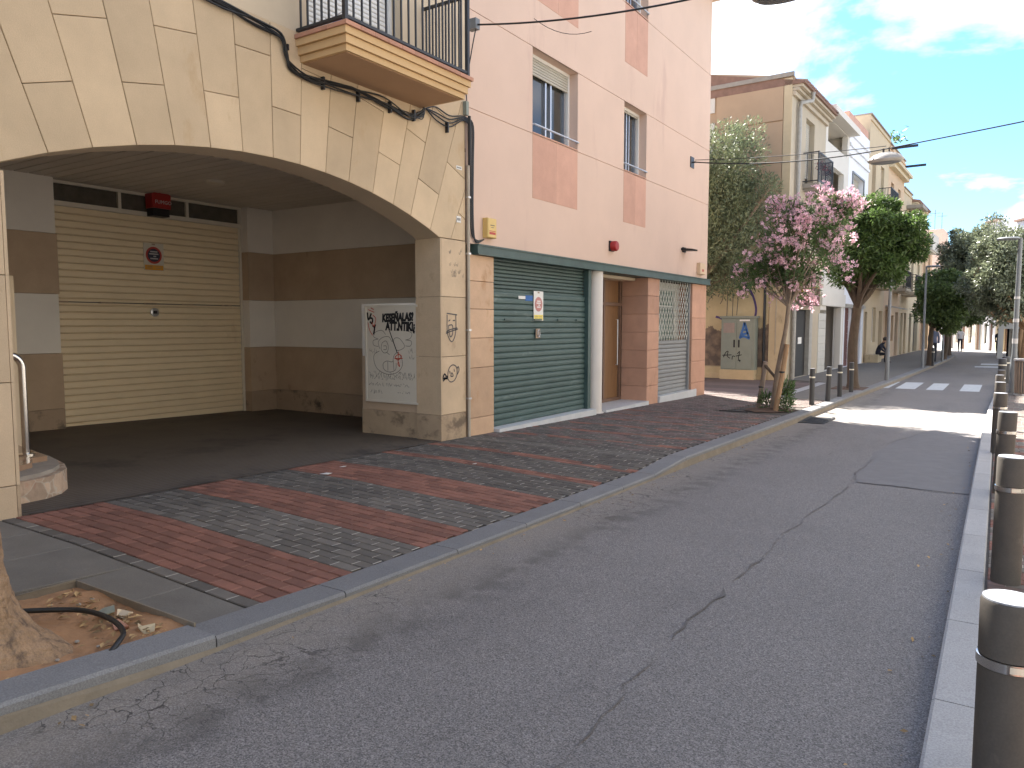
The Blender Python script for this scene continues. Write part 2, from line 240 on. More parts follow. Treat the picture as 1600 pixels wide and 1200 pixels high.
def asphalt():
    m = mat('asphalt', (0.172, 0.157, 0.146), 0.74, 0.10, 0.7, fine=0.34, spec=0.45,
            grime=((0.132, 0.120, 0.112), 0.55, 0.55, (1.2, 0.35, 1)))
    t = m.node_tree; b = t.nodes['Principled BSDF']; n = t.nodes.new; l = t.links.new
    src = b.inputs['Base Color'].links[0].from_socket
    g = n('ShaderNodeNewGeometry'); pos = g.outputs['Position']
    # light stone chips
    v = n('ShaderNodeTexVoronoi'); v.inputs['Scale'].default_value = 190; l(pos, v.inputs['Vector'])
    hs = n('ShaderNodeSeparateColor'); l(v.outputs['Color'], hs.inputs[0])
    mr = n('ShaderNodeMapRange'); mr.inputs['To Min'].default_value = 0.50; mr.inputs['To Max'].default_value = 1.60; l(hs.outputs[0], mr.inputs[0])
    k = n('ShaderNodeMix'); k.data_type = 'RGBA'; k.blend_type = 'MULTIPLY'; k.inputs[0].default_value = 1; l(src, k.inputs[6]); l(mr.outputs[0], k.inputs[7])
    # crazed cracks where a patch noise says so (near the left kerb)
    dz = n('ShaderNodeTexNoise'); dz.inputs['Scale'].default_value = 5; dz.inputs['Detail'].default_value = 4; l(pos, dz.inputs['Vector'])
    ad = n('ShaderNodeVectorMath'); ad.operation = 'MULTIPLY_ADD'; l(dz.outputs['Color'], ad.inputs[0]); ad.inputs[1].default_value = (0.35, 0.35, 0); l(pos, ad.inputs[2])
    vc = n('ShaderNodeTexVoronoi'); vc.feature = 'DISTANCE_TO_EDGE'; vc.inputs['Scale'].default_value = 7.5; l(ad.outputs[0], vc.inputs['Vector'])
    cr = n('ShaderNodeMapRange'); cr.inputs['From Min'].default_value = 0.0; cr.inputs['From Max'].default_value = 0.03; cr.inputs['To Min'].default_value = 1; cr.inputs['To Max'].default_value = 0; l(vc.outputs['Distance'], cr.inputs[0])
    sx = n('ShaderNodeSeparateXYZ'); l(pos, sx.inputs[0])
    edge = n('ShaderNodeMapRange'); edge.inputs['From Min'].default_value = -2.95; edge.inputs['From Max'].default_value = -2.35; edge.inputs['To Min'].default_value = 1; edge.inputs['To Max'].default_value = 0.0
    l(sx.outputs[0], edge.inputs[0])
    pz = n('ShaderNodeTexNoise'); pz.inputs['Scale'].default_value = 0.9; pz.inputs['Detail'].default_value = 3; l(pos, pz.inputs['Vector'])
    pr = n('ShaderNodeMapRange'); pr.inputs['From Min'].default_value = 0.47; pr.inputs['From Max'].default_value = 0.56; l(pz.outputs[0], pr.inputs[0])
    m1 = n('ShaderNodeMath'); m1.operation = 'MULTIPLY'; l(cr.outputs[0], m1.inputs[0]); l(edge.outputs[0], m1.inputs[1])
    m2 = n('ShaderNodeMath'); m2.operation = 'MULTIPLY'; l(m1.outputs[0], m2.inputs[0]); l(pr.outputs[0], m2.inputs[1])
    k2 = n('ShaderNodeMix'); k2.data_type = 'RGBA'; l(m2.outputs[0], k2.inputs[0]); k2.inputs[7].default_value = (0.035, 0.031, 0.028, 1)
    # oily wheel line
    wl = n('ShaderNodeMath'); wl.operation = 'ADD'; wl.inputs[1].default_value = 2.72; l(sx.outputs[0], wl.inputs[0])
    ab = n('ShaderNodeMath'); ab.operation = 'ABSOLUTE'; l(wl.outputs[0], ab.inputs[0])
    wr = n('ShaderNodeMapRange'); wr.inputs['From Min'].default_value = 0.02; wr.inputs['From Max'].default_value = 0.27; wr.inputs['To Min'].default_value = 1; wr.inputs['To Max'].default_value = 0; l(ab.outputs[0], wr.inputs[0])
    oz = n('ShaderNodeTexNoise'); oz.inputs['Scale'].default_value = 5.0; oz.inputs['Detail'].default_value = 9; l(pos, oz.inputs['Vector'])
    orr = n('ShaderNodeMapRange'); orr.inputs['From Min'].default_value = 0.42; orr.inputs['From Max'].default_value = 0.60; orr.inputs['To Max'].default_value = 0.60; l(oz.outputs[0], orr.inputs[0])
    m3 = n('ShaderNodeMath'); m3.operation = 'MULTIPLY'; l(wr.outputs[0], m3.inputs[0]); l(orr.outputs[0], m3.inputs[1])
    k3 = n('ShaderNodeMix'); k3.data_type = 'RGBA'; l(m3.outputs[0], k3.inputs[0]); l(k.outputs[2], k3.inputs[6]); k3.inputs[7].default_value = (0.05, 0.047, 0.045, 1)
    # sandy dust along the left gutter
    du = n('ShaderNodeMapRange'); du.inputs['From Min'].default_value = -3.2; du.inputs['From Max'].default_value = -2.55; du.inputs['To Min'].default_value = 0.85; du.inputs['To Max'].default_value = 0
    l(sx.outputs[0], du.inputs[0])
    m4 = n('ShaderNodeMath'); m4.operation = 'MULTIPLY'; l(du.outputs[0], m4.inputs[0]); l(oz.outputs[0], m4.inputs[1])
    k4 = n('ShaderNodeMix'); k4.data_type = 'RGBA'; l(m4.outputs[0], k4.inputs[0]); l(k3.outputs[2], k4.inputs[6]); k4.inputs[7].default_value = (0.27, 0.23, 0.18, 1)
    l(k4.outputs[2], k2.inputs[6]); l(k2.outputs[2], b.inputs['Base Color'])
    bp = n('ShaderNodeBump'); bp.inputs['Strength'].default_value = 0.55; bp.inputs['Distance'].default_value = 0.006
    bz = n('ShaderNodeTexNoise'); bz.inputs['Scale'].default_value = 130; bz.inputs['Detail'].default_value = 5; l(pos, bz.inputs['Vector'])
    sb = n('ShaderNodeMath'); sb.operation = 'SUBTRACT'; l(bz.outputs[0], sb.inputs[0]); l(m2.outputs[0], sb.inputs[1])
    l(sb.outputs[0], bp.inputs['Height']); l(bp.outputs[0], b.inputs['Normal'])
    return m
M['asphalt'] = asphalt()

def ribbed():
    """garage floor: dark stained concrete with fine pressed ribs"""
    m = mat('ribbed_concrete', (0.095, 0.077, 0.060), 0.7, 0.2, 1.2, fine=0.12, grime=((0.045, 0.038, 0.032), 0.53, 1.0, (1, 1, 1)))
    t = m.node_tree; b = t.nodes['Principled BSDF']; n = t.nodes.new; l = t.links.new
    g = n('ShaderNodeNewGeometry')
    wv = n('ShaderNodeTexWave'); wv.bands_direction = 'X'; wv.inputs['Scale'].default_value = 4.2; wv.inputs['Distortion'].default_value = 0.3
    l(g.outputs['Position'], wv.inputs['Vector'])
    bp = n('ShaderNodeBump'); bp.inputs['Strength'].default_value = 0.8; bp.inputs['Distance'].default_value = 0.012
    l(wv.outputs['Fac'], bp.inputs['Height']); l(bp.outputs[0], b.inputs['Normal'])
    return m
M['ribbed'] = ribbed()

def peeling():
    """ochre plaster peeled off down to grey-brown rubble below an uneven line"""
    m = mat('peeling_plaster', (0.54, 0.43, 0.25), 0.92, 0.12, 2.0, bump=0.25, bscale=30, grime=((0.56, 0.47, 0.30), 0.55, 1.6, (1, 1, 1)))
    t = m.node_tree; b = t.nodes['Principled BSDF']; n = t.nodes.new; l = t.links.new
    src = b.inputs['Base Color'].links[0].from_socket
    g = n('ShaderNodeNewGeometry'); sx = n('ShaderNodeSeparateXYZ'); l(g.outputs['Position'], sx.inputs[0])
    z = n('ShaderNodeTexNoise'); z.inputs['Scale'].default_value = 1.7; z.inputs['Detail'].default_value = 8; z.inputs['Roughness'].default_value = 0.6; l(g.outputs['Position'], z.inputs['Vector'])
    a = n('ShaderNodeMath'); a.operation = 'MULTIPLY_ADD'; a.inputs[1].default_value = 1.5; a.inputs[2].default_value = 0.72; l(z.outputs[0], a.inputs[0])
    s = n('ShaderNodeMath'); s.operation = 'SUBTRACT'; l(a.outputs[0], s.inputs[0]); l(sx.outputs[2], s.inputs[1])
    r = n('ShaderNodeMapRange'); r.inputs['From Min'].default_value = 0.0; r.inputs['From Max'].default_value = 0.05; l(s.outputs[0], r.inputs[0])
    lo = n('ShaderNodeMapRange'); lo.inputs['From Min'].default_value = 0.08; lo.inputs['From Max'].default_value = 0.14; l(sx.outputs[2], lo.inputs[0])
    mm = n('ShaderNodeMath'); mm.operation = 'MULTIPLY'; l(r.outputs[0], mm.inputs[0]); l(lo.outputs[0], mm.inputs[1])
    z2 = n('ShaderNodeTexNoise'); z2.inputs['Scale'].default_value = 4; z2.inputs['Detail'].default_value = 8; l(g.outputs['Position'], z2.inputs['Vector'])
    c2 = n('ShaderNodeValToRGB'); e = c2.color_ramp.elements; e[0].position = 0.4; e[1].position = 0.72; e[0].color = (0.13, 0.10, 0.078, 1); e[1].color = (0.29, 0.21, 0.14, 1)
    l(z2.outputs[0], c2.inputs[0])
    k = n('ShaderNodeMix'); k.data_type = 'RGBA'; l(mm.outputs[0], k.inputs[0]); l(src, k.inputs[6]); l(c2.outputs[0], k.inputs[7]); l(k.outputs[2], b.inputs['Base Color'])
    return m
M['peeling'] = peeling()
def crazy():
    m = M['rubble']; t = m.node_tree; b = t.nodes['Principled BSDF']; n = t.nodes.new; l = t.links.new
    src = b.inputs['Base Color'].links[0].from_socket; g = n('ShaderNodeNewGeometry')
    dz = n('ShaderNodeTexNoise'); dz.inputs['Scale'].default_value = 6; l(g.outputs['Position'], dz.inputs['Vector'])
    ad = n('ShaderNodeVectorMath'); ad.operation = 'MULTIPLY_ADD'; ad.inputs[1].default_value = (.12,.12,.12); l(dz.outputs['Color'], ad.inputs[0]); l(g.outputs['Position'], ad.inputs[2])
    v1 = n('ShaderNodeTexVoronoi'); v1.inputs['Scale'].default_value = 7; l(ad.outputs[0], v1.inputs['Vector'])
    v2 = n('ShaderNodeTexVoronoi'); v2.feature = 'DISTANCE_TO_EDGE'; v2.inputs['Scale'].default_value = 7; l(ad.outputs[0], v2.inputs['Vector'])
    sc_ = n('ShaderNodeSeparateColor'); l(v1.outputs['Color'], sc_.inputs[0])
    mr = n('ShaderNodeMapRange'); mr.inputs['To Min'].default_value = .6; mr.inputs['To Max'].default_value = 1.35; l(sc_.outputs[0], mr.inputs[0])
    k = n('ShaderNodeMix'); k.data_type = 'RGBA'; k.blend_type = 'MULTIPLY'; k.inputs[0].default_value = 1; l(src, k.inputs[6]); l(mr.outputs[0], k.inputs[7])
    e = n('ShaderNodeMapRange'); e.inputs['From Max'].default_value = .06; e.inputs['To Min'].default_value = 1; e.inputs['To Max'].default_value = 0; l(v2.outputs['Distance'], e.inputs[0])
    k2 = n('ShaderNodeMix'); k2.data_type = 'RGBA'; l(e.outputs[0], k2.inputs[0]); l(k.outputs[2], k2.inputs[6]); k2.inputs[7].default_value = (.48,.41,.32,1); l(k2.outputs[2], b.inputs['Base Color'])
crazy()

# ------------------------------------------------------------------ geometry helpers
class MB:
    def __init__(s): s.v = []; s.f = []; s.m = []
    def add(s, vs, fs, m=0):
        o = len(s.v); s.v += [tuple(p) for p in vs]
        for f in fs: s.f.append([i+o for i in f]); s.m.append(m)
        return s
    def box(s, x0, x1, y0, y1, z0, z1, m=0):
        return s.add([(x0,y0,z0),(x1,y0,z0),(x1,y1,z0),(x0,y1,z0),(x0,y0,z1),(x1,y0,z1),(x1,y1,z1),(x0,y1,z1)],
                     [(0,3,2,1),(4,5,6,7),(0,1,5,4),(1,2,6,5),(2,3,7,6),(3,0,4,7)], m)
    def cbox(s, x0, x1, y0, y1, z0, z1, c, m=0):
        """box with its +X, top and side edges chamfered"""
        q = [(x0,y0,z0),(x0,y1,z0),(x0,y1,z1),(x0,y0,z1)]
        a = [(x1-c,y0,z0),(x1-c,y1,z0),(x1-c,y1,z1),(x1-c,y0,z1)]
        b = [(x1,y0+c,z0+c),(x1,y1-c,z0+c),(x1,y1-c,z1-c),(x1,y0+c,z1-c)]
        fs = [(8,9,10,11)]
        for i in range(4):
            j = (i+1) % 4; fs += [(i,j,4+j,4+i), (4+i,4+j,8+j,8+i)]
        return s.add(q+a+b, fs, m)
    def prism(s, pts, off, m=0, caps=True):
        n = len(pts); off = Vector(off); vs = [Vector(p) for p in pts]; vs = vs+[p+off for p in vs]
        fs = [(i, (i+1) % n, n+(i+1) % n, n+i) for i in range(n)]
        if caps: fs += [tuple(range(n-1,-1,-1)), tuple(range(n,2*n))]
        return s.add(vs, fs, m)
    def tube(s, path, r, n=8, m=0, caps=True):
        path = [Vector(p) for p in path]; k = len(path)
        rs = r if isinstance(r, (list, tuple)) else [r]*k
        vs = []; u = None
        for i, p in enumerate(path):
            d = (path[min(i+1,k-1)]-path[max(i-1,0)])
            d = d.normalized() if d.length > 1e-9 else Vector((0,0,1))
            if u is None: u = d.orthogonal().normalized()
            u = (u-d*u.dot(d)); u = u.normalized() if u.length > 1e-6 else d.orthogonal().normalized()
            w_ = d.cross(u)
            for j in range(n):
                a = 2*PI*j/n; vs.append(p+(u*math.cos(a)+w_*math.sin(a))*rs[i])
        fs = []
        for i in range(k-1):
            for j in range(n):
                j2 = (j+1) % n; fs.append((i*n+j, i*n+j2, (i+1)*n+j2, (i+1)*n+j))
        if caps: fs += [tuple(range(n-1,-1,-1)), tuple(range((k-1)*n, k*n))]
        return s.add(vs, fs, m)
    def lathe(s, prof, c, n=20, m=0):
        vs = []; fs = []; k = len(prof)
        for r, z in prof:
            for j in range(n):
                a = 2*PI*j/n; vs.append((c[0]+r*math.cos(a), c[1]+r*math.sin(a), c[2]+z))
        for i in range(k-1):
            for j in range(n):
                j2 = (j+1) % n; fs.append((i*n+j, i*n+j2, (i+1)*n+j2, (i+1)*n+j))
        fs += [tuple(range(n-1,-1,-1)), tuple(range((k-1)*n, k*n))]
        return s.add(vs, fs, m)
    def plate(s, pts, m=0): return s.add(pts, [tuple(range(len(pts)))], m)
    def build(s, name, mats, parent=None, smooth=False, org=None, label=None):
        me = D.meshes.new(name)
        if parent is not None: org = ORG[parent.name]
        elif org is None:
            a = np.array(s.v); org = Vector((a[:,0].mean(), a[:,1].mean(), a[:,2].min()))
        org = Vector(org)
        me.from_pydata([tuple(Vector(p)-org) for p in s.v], [], s.f)
        for m_ in (mats if isinstance(mats, (list, tuple)) else [mats]): me.materials.append(M[m_] if isinstance(m_, str) else m_)
        me.polygons.foreach_set('material_index', s.m)
        bm = bmesh.new(); bm.from_mesh(me); bmesh.ops.recalc_face_normals(bm, faces=bm.faces); bm.to_mesh(me); bm.free()
        if smooth:
            me.polygons.foreach_set('use_smooth', [True]*len(me.polygons))
            me.set_sharp_from_angle(angle=math.radians(40))
        o = D.objects.new(name, me); COL.objects.link(o)
        if parent is not None: o.parent = parent
        else: o.location = org
        ORG[o.name] = org
        if label: o['label'] = label
        return o
ORG = {}
def tag(o, label, cat, group=None):
    o['label'] = label; o['category'] = cat
    if group: o['group'] = group
    return o
def thing(name, label, cat, loc=(0,0,0), group=None, rz=0):
    o = D.objects.new(name, None); COL.objects.link(o); o.location = loc; o.rotation_euler.z = rz; o.empty_display_size = 0.2
    ORG[o.name] = Vector(loc) if rz == 0 else Vector((0,0,0))       # rotated things are built in local coordinates
    return tag(o, label, cat, group)
def struct(o): o['kind'] = 'structure'; return o
def stuff(o): o['kind'] = 'stuff'; return o
def copy_tree(o, parent=None):
    c = o.copy(); COL.objects.link(c)
    if parent: c.parent = parent
    for ch in [x for x in D.objects if x.parent == o]: copy_tree(ch, c)
    return c
def piece(name, me, parent, loc, rot=(0,0,0)):
    """one of many alike pieces sharing a mesh; loc in world coordinates of an unrotated parent"""
    o = D.objects.new(name, me); COL.objects.link(o); o.parent = parent
    o.location = Vector(loc)-ORG[parent.name]; o.rotation_euler = rot; return o
def mesh_of(mb, name, mats):
    o = mb.build(name, mats, org=(0,0,0)); me = o.data; D.objects.remove(o); return me
def arc(cx, cy, r, a0, a1, n): return [(cx+r*math.cos(a0+(a1-a0)*i/n), cy+r*math.sin(a0+(a1-a0)*i/n)) for i in range(n+1)]
def smoothpath(pts, k=6):
    P = [Vector(p) for p in pts]; o = []
    for i in range(len(P)-1):
        a, b, c, d = P[max(i-1,0)], P[i], P[i+1], P[min(i+2,len(P)-1)]
        for j in range(k):
            t = j/k; o.append(0.5*((2*b)+(c-a)*t+(2*a-5*b+4*c-d)*t*t+(3*b-a-3*c+d)*t**3))
    return o+[P[-1]]
def ribbon(mb, pts, wdt, to3, k=5, m=0):
    """painted stroke: pts in a wall's own 2-D metres, to3 maps them just proud of that wall"""
    P = smoothpath([(p[0], p[1], 0) for p in pts], k) if len(pts) > 2 and k > 1 else [Vector((p[0], p[1], 0)) for p in pts]
    l_, r_ = [], []
    for i, p in enumerate(P):
        d = P[min(i+1,len(P)-1)]-P[max(i-1,0)]
        d = d.normalized() if d.length > 1e-9 else Vector((1,0,0)); nn = Vector((-d.y, d.x, 0))*wdt/2
        l_.append(to3(*(p+nn).xy)); r_.append(to3(*(p-nn).xy))
    n = len(P); mb.add(l_+r_, [(i, i+1, n+i+1, n+i) for i in range(n-1)], m)
def wall_holes(mb, xf, y0, y1, z0, z1, holes, depth, m=0, grooves=()):
    """front at x = xf (facing +X) with rectangular holes, their reveals, and recessed horizontal joints"""
    ys = sorted({y0, y1, *[h[0] for h in holes], *[h[1] for h in holes]})
    zs = sorted({z0, z1, *[h[2] for h in holes], *[h[3] for h in holes], *[g-0.006 for g in grooves], *[g+0.006 for g in grooves]})
    for a, b in zip(ys, ys[1:]):
        for c, d in zip(zs, zs[1:]):
            my, mz = (a+b)/2, (c+d)/2
            if any(h[0] < my < h[1] and h[2] < mz < h[3] for h in holes): continue
            x = xf
            if any(abs(g-mz) < 0.004 for g in grooves):
                x = xf-0.014
                mb.add([(xf,a,c),(xf,b,c),(x,b,c),(x,a,c),(xf,a,d),(xf,b,d),(x,b,d),(x,a,d)], [(0,1,2,3),(4,5,6,7)], m)
            mb.add([(x,a,c),(x,b,c),(x,b,d),(x,a,d)], [(0,1,2,3)], m)
    for a, b, c, d in holes:
        x = xf-depth
        mb.add([(xf,a,c),(xf,b,c),(xf,b,d),(xf,a,d),(x,a,c),(x,b,c),(x,b,d),(x,a,d)], [(0,1,5,4),(1,2,6,5),(2,3,7,6),(3,0,4,7)], m)

def S(Y):
    if Y < 17: return -.02*Y
    if Y > 25: return -.42
    return -.34-.02*(Y-17)+.02*(Y-17)**2/16
def lerp_tab(tab, y):
    if y <= tab[0][0]: return tab[0][1]
    for (a, p), (b, q) in zip(tab, tab[1:]):
        if y <= b: return p+(q-p)*(y-a)/(b-a)
    return tab[-1][1]
def XL(Y): return lerp_tab([(-8,-3.36),(1.3,-3.268),(2.3,-3.238),(5,-3.21),(17,-3.20),(22,-3.19),(25,-3.07),(29,-2.90),(38,-2.58),(50,-2.20),(53,-2.2),(56,-2.45),(58.5,-3.0),(60.5,-4.0),(62,-5.6),(63,-8)], Y)
def XR(Y): return lerp_tab([(-8,-.17),(14,-.17),(20,-.13),(26,.0),(40,.34),(58,.8)], Y)
def XF(Y): return -6.5 if Y < 19.35 else (-14. if Y < 26.2 else -6.05+.035*(Y-26))
def K(Y): return lerp_tab([(-8,.12),(2.2,.12),(2.26,.05),(7.9,.05),(8.9,.12)], Y)
def ZS(X, Y):          # left pavement surface
    t = min(1, max(0, (-3.44-X)/2)); k = K(Y); return S(Y)+k+(.12-k)*t
ZB = lambda X, Y: ZS(X, Y)

# ================================================================== SETTING: ground, road, pavements, kerbs
def strip(name, matn, ys, xa, xb, z, nx=1):
    mb = MB(); vs = []; n = nx+1
    for y in ys:
        a, b = xa(y), xb(y)
        for i in range(n):
            x = a+(b-a)*i/nx; vs.append((x, y, z(x, y)))
    fs = [(r*n+i, r*n+i+1, (r+1)*n+i+1, (r+1)*n+i) for r in range(len(ys)-1) for i in range(nx)]
    mb.add(vs, fs); return struct(mb.build(name, matn, org=(0,0,0)))
yr = lambda a, b, d: [a+d*i for i in range(int(round((b-a)/d))+1)]
strip('ground', 'ground', [-60,-8]+yr(0,26,2)+[40,60,100,200,600], lambda y: -500, lambda y: 500, lambda x, y: S(max(y,-8))-.12, 1)
strip('road', 'asphalt', yr(-8,62,1), lambda y: XL(y)-.12, lambda y: XR(y)+.10, lambda x, y: S(y), 3)
strip('far_street', 'pale_paving', [61.8,64,68,75,100], lambda y: -30, lambda y: 30, lambda x, y: S(y)+.004, 1)
# left pavement: bedding sheet with a hole for the tree pit
PIT = (-4.62, -3.44, .75, 2.25)
pave = thing('pavement', 'x', 'x', (0,0,0)); del pave['label']; del pave['category']; pave['kind'] = 'structure'
def sheet(mb, ys, xs_of, z, m=0):
    for a, b in zip(ys, ys[1:]):
        xa, xb = xs_of(a), xs_of(b)
        for i in range(len(xa)-1):
            q = [(xa[i],a),(xa[i+1],a),(xb[i+1],b),(xb[i],b)]
            mb.add([(x, y, z(x, y)) for x, y in q], [(0,1,2,3)], m)
BED = -.012
mb = MB()
sheet(mb, yr(-8,.75,1.25), lambda y: [-6.5,-5.44,-4.62,-3.43], lambda x, y: ZS(x,y)+BED)
sheet(mb, [.75,1.5,2.25], lambda y: [-6.5,-5.44,-4.62], lambda x, y: ZS(x,y)+BED)
sheet(mb, [2.25,2.5,3,3.5]+yr(4,19.4,.35), lambda y: [-6.5,-5.44,-4.62,-3.43], lambda x, y: ZS(x,y)+BED)
sheet(mb, [19.4]+yr(20,26.2,.62), lambda y: [-16,-8,-5.44,XL(y)-.24], lambda x, y: ZS(x,y)+BED)
sheet(mb, yr(26.2,61.2,1), lambda y: [min(XF(y)-.5, XL(y)-1), XL(y)-.24], lambda x, y: ZS(x,y)+BED)
mb.build('bedding', 'sand_joint', pave)

# pavers: chamfered blocks laid row by row; the nearest ones are objects, the others one joined part
BL, BW = .20, .10
def paver(x0, x1, y0, y1, z, gap=.009, c=.005, dz=0):
    a = [(x0+gap/2, y0+gap/2), (x1-gap/2, y0+gap/2), (x1-gap/2, y1-gap/2), (x0+gap/2, y1-gap/2)]
    cx, cy = (x0+x1)/2, (y0+y1)/2
    inn = [(x+(c if x < cx else -c), y+(c if y < cy else -c)) for x, y in a]
    vs = [(x, y, z(x, y)-.02) for x, y in a]+[(x, y, z(x, y)-.003+dz) for x, y in a]+[(x, y, z(x, y)+.002+dz) for x, y in inn]
    fs = [(8,9,10,11)]
    for i in range(4):
        j = (i+1) % 4; fs += [(i,j,4+j,4+i), (4+i,4+j,8+j,8+i)]
    return vs, fs
def add_paver(mb, x0, x1, y0, y1, z, dz=0):
    vs, fs = paver(x0, x1, y0, y1, z, dz=dz); mb.add(vs, fs)
    if random.random() < .8:          # mortar left in the head joint
        h = random.uniform(-.004,-.0005); g = random.uniform(.003,.006)
        q = [(x1-g,y0+.006),(x1+g,y0+.006),(x1+g,y1-.006),(x1-g,y1-.006)]
        mb.plate([(x, y, z(x, y)+h+dz+.002) for x, y in q], 1)
MORT = {'red_brick':'mortar_red', 'grey_brick':'mortar', 'mauve_brick':'mortar', 'slab':'mortar'}
def paver_mesh(matn):
    mb = MB(); add_paver(mb, -BL/2, BL/2, -BW/2, BW/2, lambda x, y: 0); return mesh_of(mb, 'brick', [matn, MORT[matn]])
BM = {k: [paver_mesh(k) for _ in range(4)] for k in ('red_brick', 'grey_brick', 'mauve_brick', 'slab')}
RED = [(2.72,3.40),(4.10,4.72),(5.40,6.10),(6.92,7.12),(7.82,8.02),(8.62,8.82),(9.5,9.7),(10.4,10.6),(11.3,11.5),(12.2,12.4),(13.1,13.3),(14.0,14.2)]
def brick_kind(y):
    if 8.61 < y < 8.83: return 'slab'
    if any(a <= y < b for a, b in RED) and (y < 7.5 or random.random() < lerp_tab([(7.5,.95),(14,.5)], y)): return 'red_brick'
    return 'grey_brick' if y < 9 or random.random() < lerp_tab([(9,.75),(13,.35),(19,.15)], y) else 'mauve_brick'
left, row = [], 0
y = 2.62
while y < 19.3:
    x = -6.49-(BL/2 if row % 2 else 0)
    while x < -3.46:
        a, b = max(x, -6.49), min(x+BL, -3.455)
        skip = (14.9 < y < 17.1 and b > -4.5) or (15.0 < y < 15.35 and -4.95 < x < -4.2)
        if b-a > .04 and not skip: left.append((a, b, y, y+BW))
        x += BL
    y += BW; row += 1
full = [t for t in left if t[1]-t[0] > BL-.001]
full.sort(key=lambda t: math.hypot((t[0]+t[1])/2, t[2]))
near = set(full[:285])
rest = {k: MB() for k in BM}
for t in left:
    a, b, c, d = t; k = brick_kind((c+d)/2); dz = random.uniform(-.0025, .0015)
    if t in near:
        xm, ym = (a+b)/2, (c+d)/2
        sx = (ZS(xm+.05, ym)-ZS(xm-.05, ym))/.1
        piece('brick', random.choice(BM[k]), pave, (xm, ym, ZS(xm, ym)+dz), (-.02+random.gauss(0,.004), -sx+random.gauss(0,.004), random.gauss(0,.006)))
    else:
        add_paver(rest[k], a, b, c, d, ZS, dz)
for k, mb_ in rest.items(): mb_.v and stuff(mb_.build('bricks', [k, MORT[k]], pave))
# smooth slabs round the tree pit and behind it
xs = [-6.49,-5.9,-5.3,-4.63]
for i in range(3):
    for j, (a, b) in enumerate([(-1.2,-.1),(-.1,1.0),(1.0,1.75),(1.75,2.61)]):
        m_ = MB(); vs, fs = paver(xs[i], xs[i+1], a, b, ZS, gap=.008); m_.add(vs, fs); m_.build('paving_slab', 'slab', pave)
for a, b in [(-4.625,-4.05),(-4.05,-3.46)]:
    m_ = MB(); vs, fs = paver(a, b, 2.255, 2.61, ZS, gap=.006); m_.add(vs, fs); m_.build('paving_slab', 'slab', pave)
# pale band crossing the far pavement, alley pavers and the darker far pavement
mb = MB(); sheet(mb, [19.42]+yr(20,25.8,.58), lambda y: [-15,-8,-5.4,-4.9], lambda x, y: ZS(x,y)+.0); mb.build('alley_paving', 'mauve_brick', pave)
mb = MB(); sheet(mb, [19.42]+yr(20,25.8,.58), lambda y: [-4.88,-4.6], lambda x, y: ZS(x,y)+.0); mb.build('pale_band', 'granite_pale', pave)
mb = MB(); sheet(mb, [19.42]+yr(20,26,.6)+yr(26.5,61,1.5), lambda y: [-4.58 if y < 26.2 else XF(y)+.02, XL(y)-.25], lambda x, y: ZS(x,y)+.0); mb.build('far_paving', 'slab', pave)
mb = MB(); mb.box(-4.9,-4.22,15.25,15.31,S(15.3)+.10,S(15.3)+.124); mb.build('drain_slot', 'black', pave)

# left kerb
kerb = thing('kerb', 'x', 'x', (0,0,0)); del kerb['label']; del kerb['category']; kerb['kind'] = 'structure'
def kstone(y0, y1, xa0, xa1, xb0, xb1, zf, c=.012):
    m_ = MB(); g = .004; y0 += g; y1 -= g
    vs = []
    for y, xa, xb in ((y0,xa0,xb0),(y1,xa1,xb1)):
        zt = zf(y); rx = xa if abs(xa-XL(y)) < .3 else xb
        vs += [(xa,y,S(y)-.15),(xa,y,zt-.004),(xa+c,y,zt+.004),(xb-c,y,zt+.004),(xb,y,zt-c),(xb,y,S(y)-.15)]
    fs = [(i,(i+1)%6,6+(i+1)%6,6+i) for i in range(6)]+[(0,1,2,3,4,5),(11,10,9,8,7,6)]
    m_.add(vs, fs); return m_
ys = [-3,-2,-1,0,1.1,2.24]+[3.12,4.22,5.15,6.1,7.05,7.9,8.9]+yr(10,61,1)
for a, b in zip(ys, ys[1:]):
    kstone(a, b, XL(a)-.245, XL(b)-.245, XL(a), XL(b), lambda y: S(y)+K(y)).build('kerb_stone', 'granite', kerb)
mb = MB()       # sandy mortar haunch below the stones
for a, b in zip(ys, ys[1:]):
    f = lambda y: .08 if K(y) > .1 else .02
    mb.add([(XL(a)+.004,a,S(a)+f(a)),(XL(a)+.022,a,S(a)-.02),(XL(b)+.022,b,S(b)-.02),(XL(b)+.004,b,S(b)+f(b))], [(0,1,2,3)])
mb.build('mortar_haunch', 'riser', kerb)
# right kerb and pavement
kerb2 = thing('kerb', 'x', 'x', (0,0,0)); del kerb2['label']; del kerb2['category']; kerb2['kind'] = 'structure'
def KR(y): return S(y)+.10
for a, b in zip(ys2 := yr(-2.93,58,1.07), ys2[1:]):
    kstone(a, b, XR(a), XR(b), XR(a)+.165, XR(b)+.165, KR).build('kerb_stone', 'granite_pale', kerb2)
pave2 = thing('pavement', 'x', 'x', (0,0,0)); del pave2['label']; del pave2['category']; pave2['kind'] = 'structure'
mb = MB(); sheet(mb, yr(-8,60,1), lambda y: [XR(y)+.16, 4.4], lambda x, y: KR(y)-.008); mb.build('bedding', 'sand_joint', pave2)
right = []; row = 0; y = 1.5
while y < 24:
    x = XR(y)+.172; first = True
    while x < 1.6:
        ln = BL/2 if (first and row % 2) else BL
        right.append((x, x+ln, y, y+BW, row)); x += ln; first = False
    y += BW; row += 1
cand = sorted([t for t in right if t[1]-t[0] > BL-.001 and t[0] < .6], key=lambda t: math.hypot(t[0], t[2]))
near = set(cand[:150]); rest = {k: MB() for k in BM}
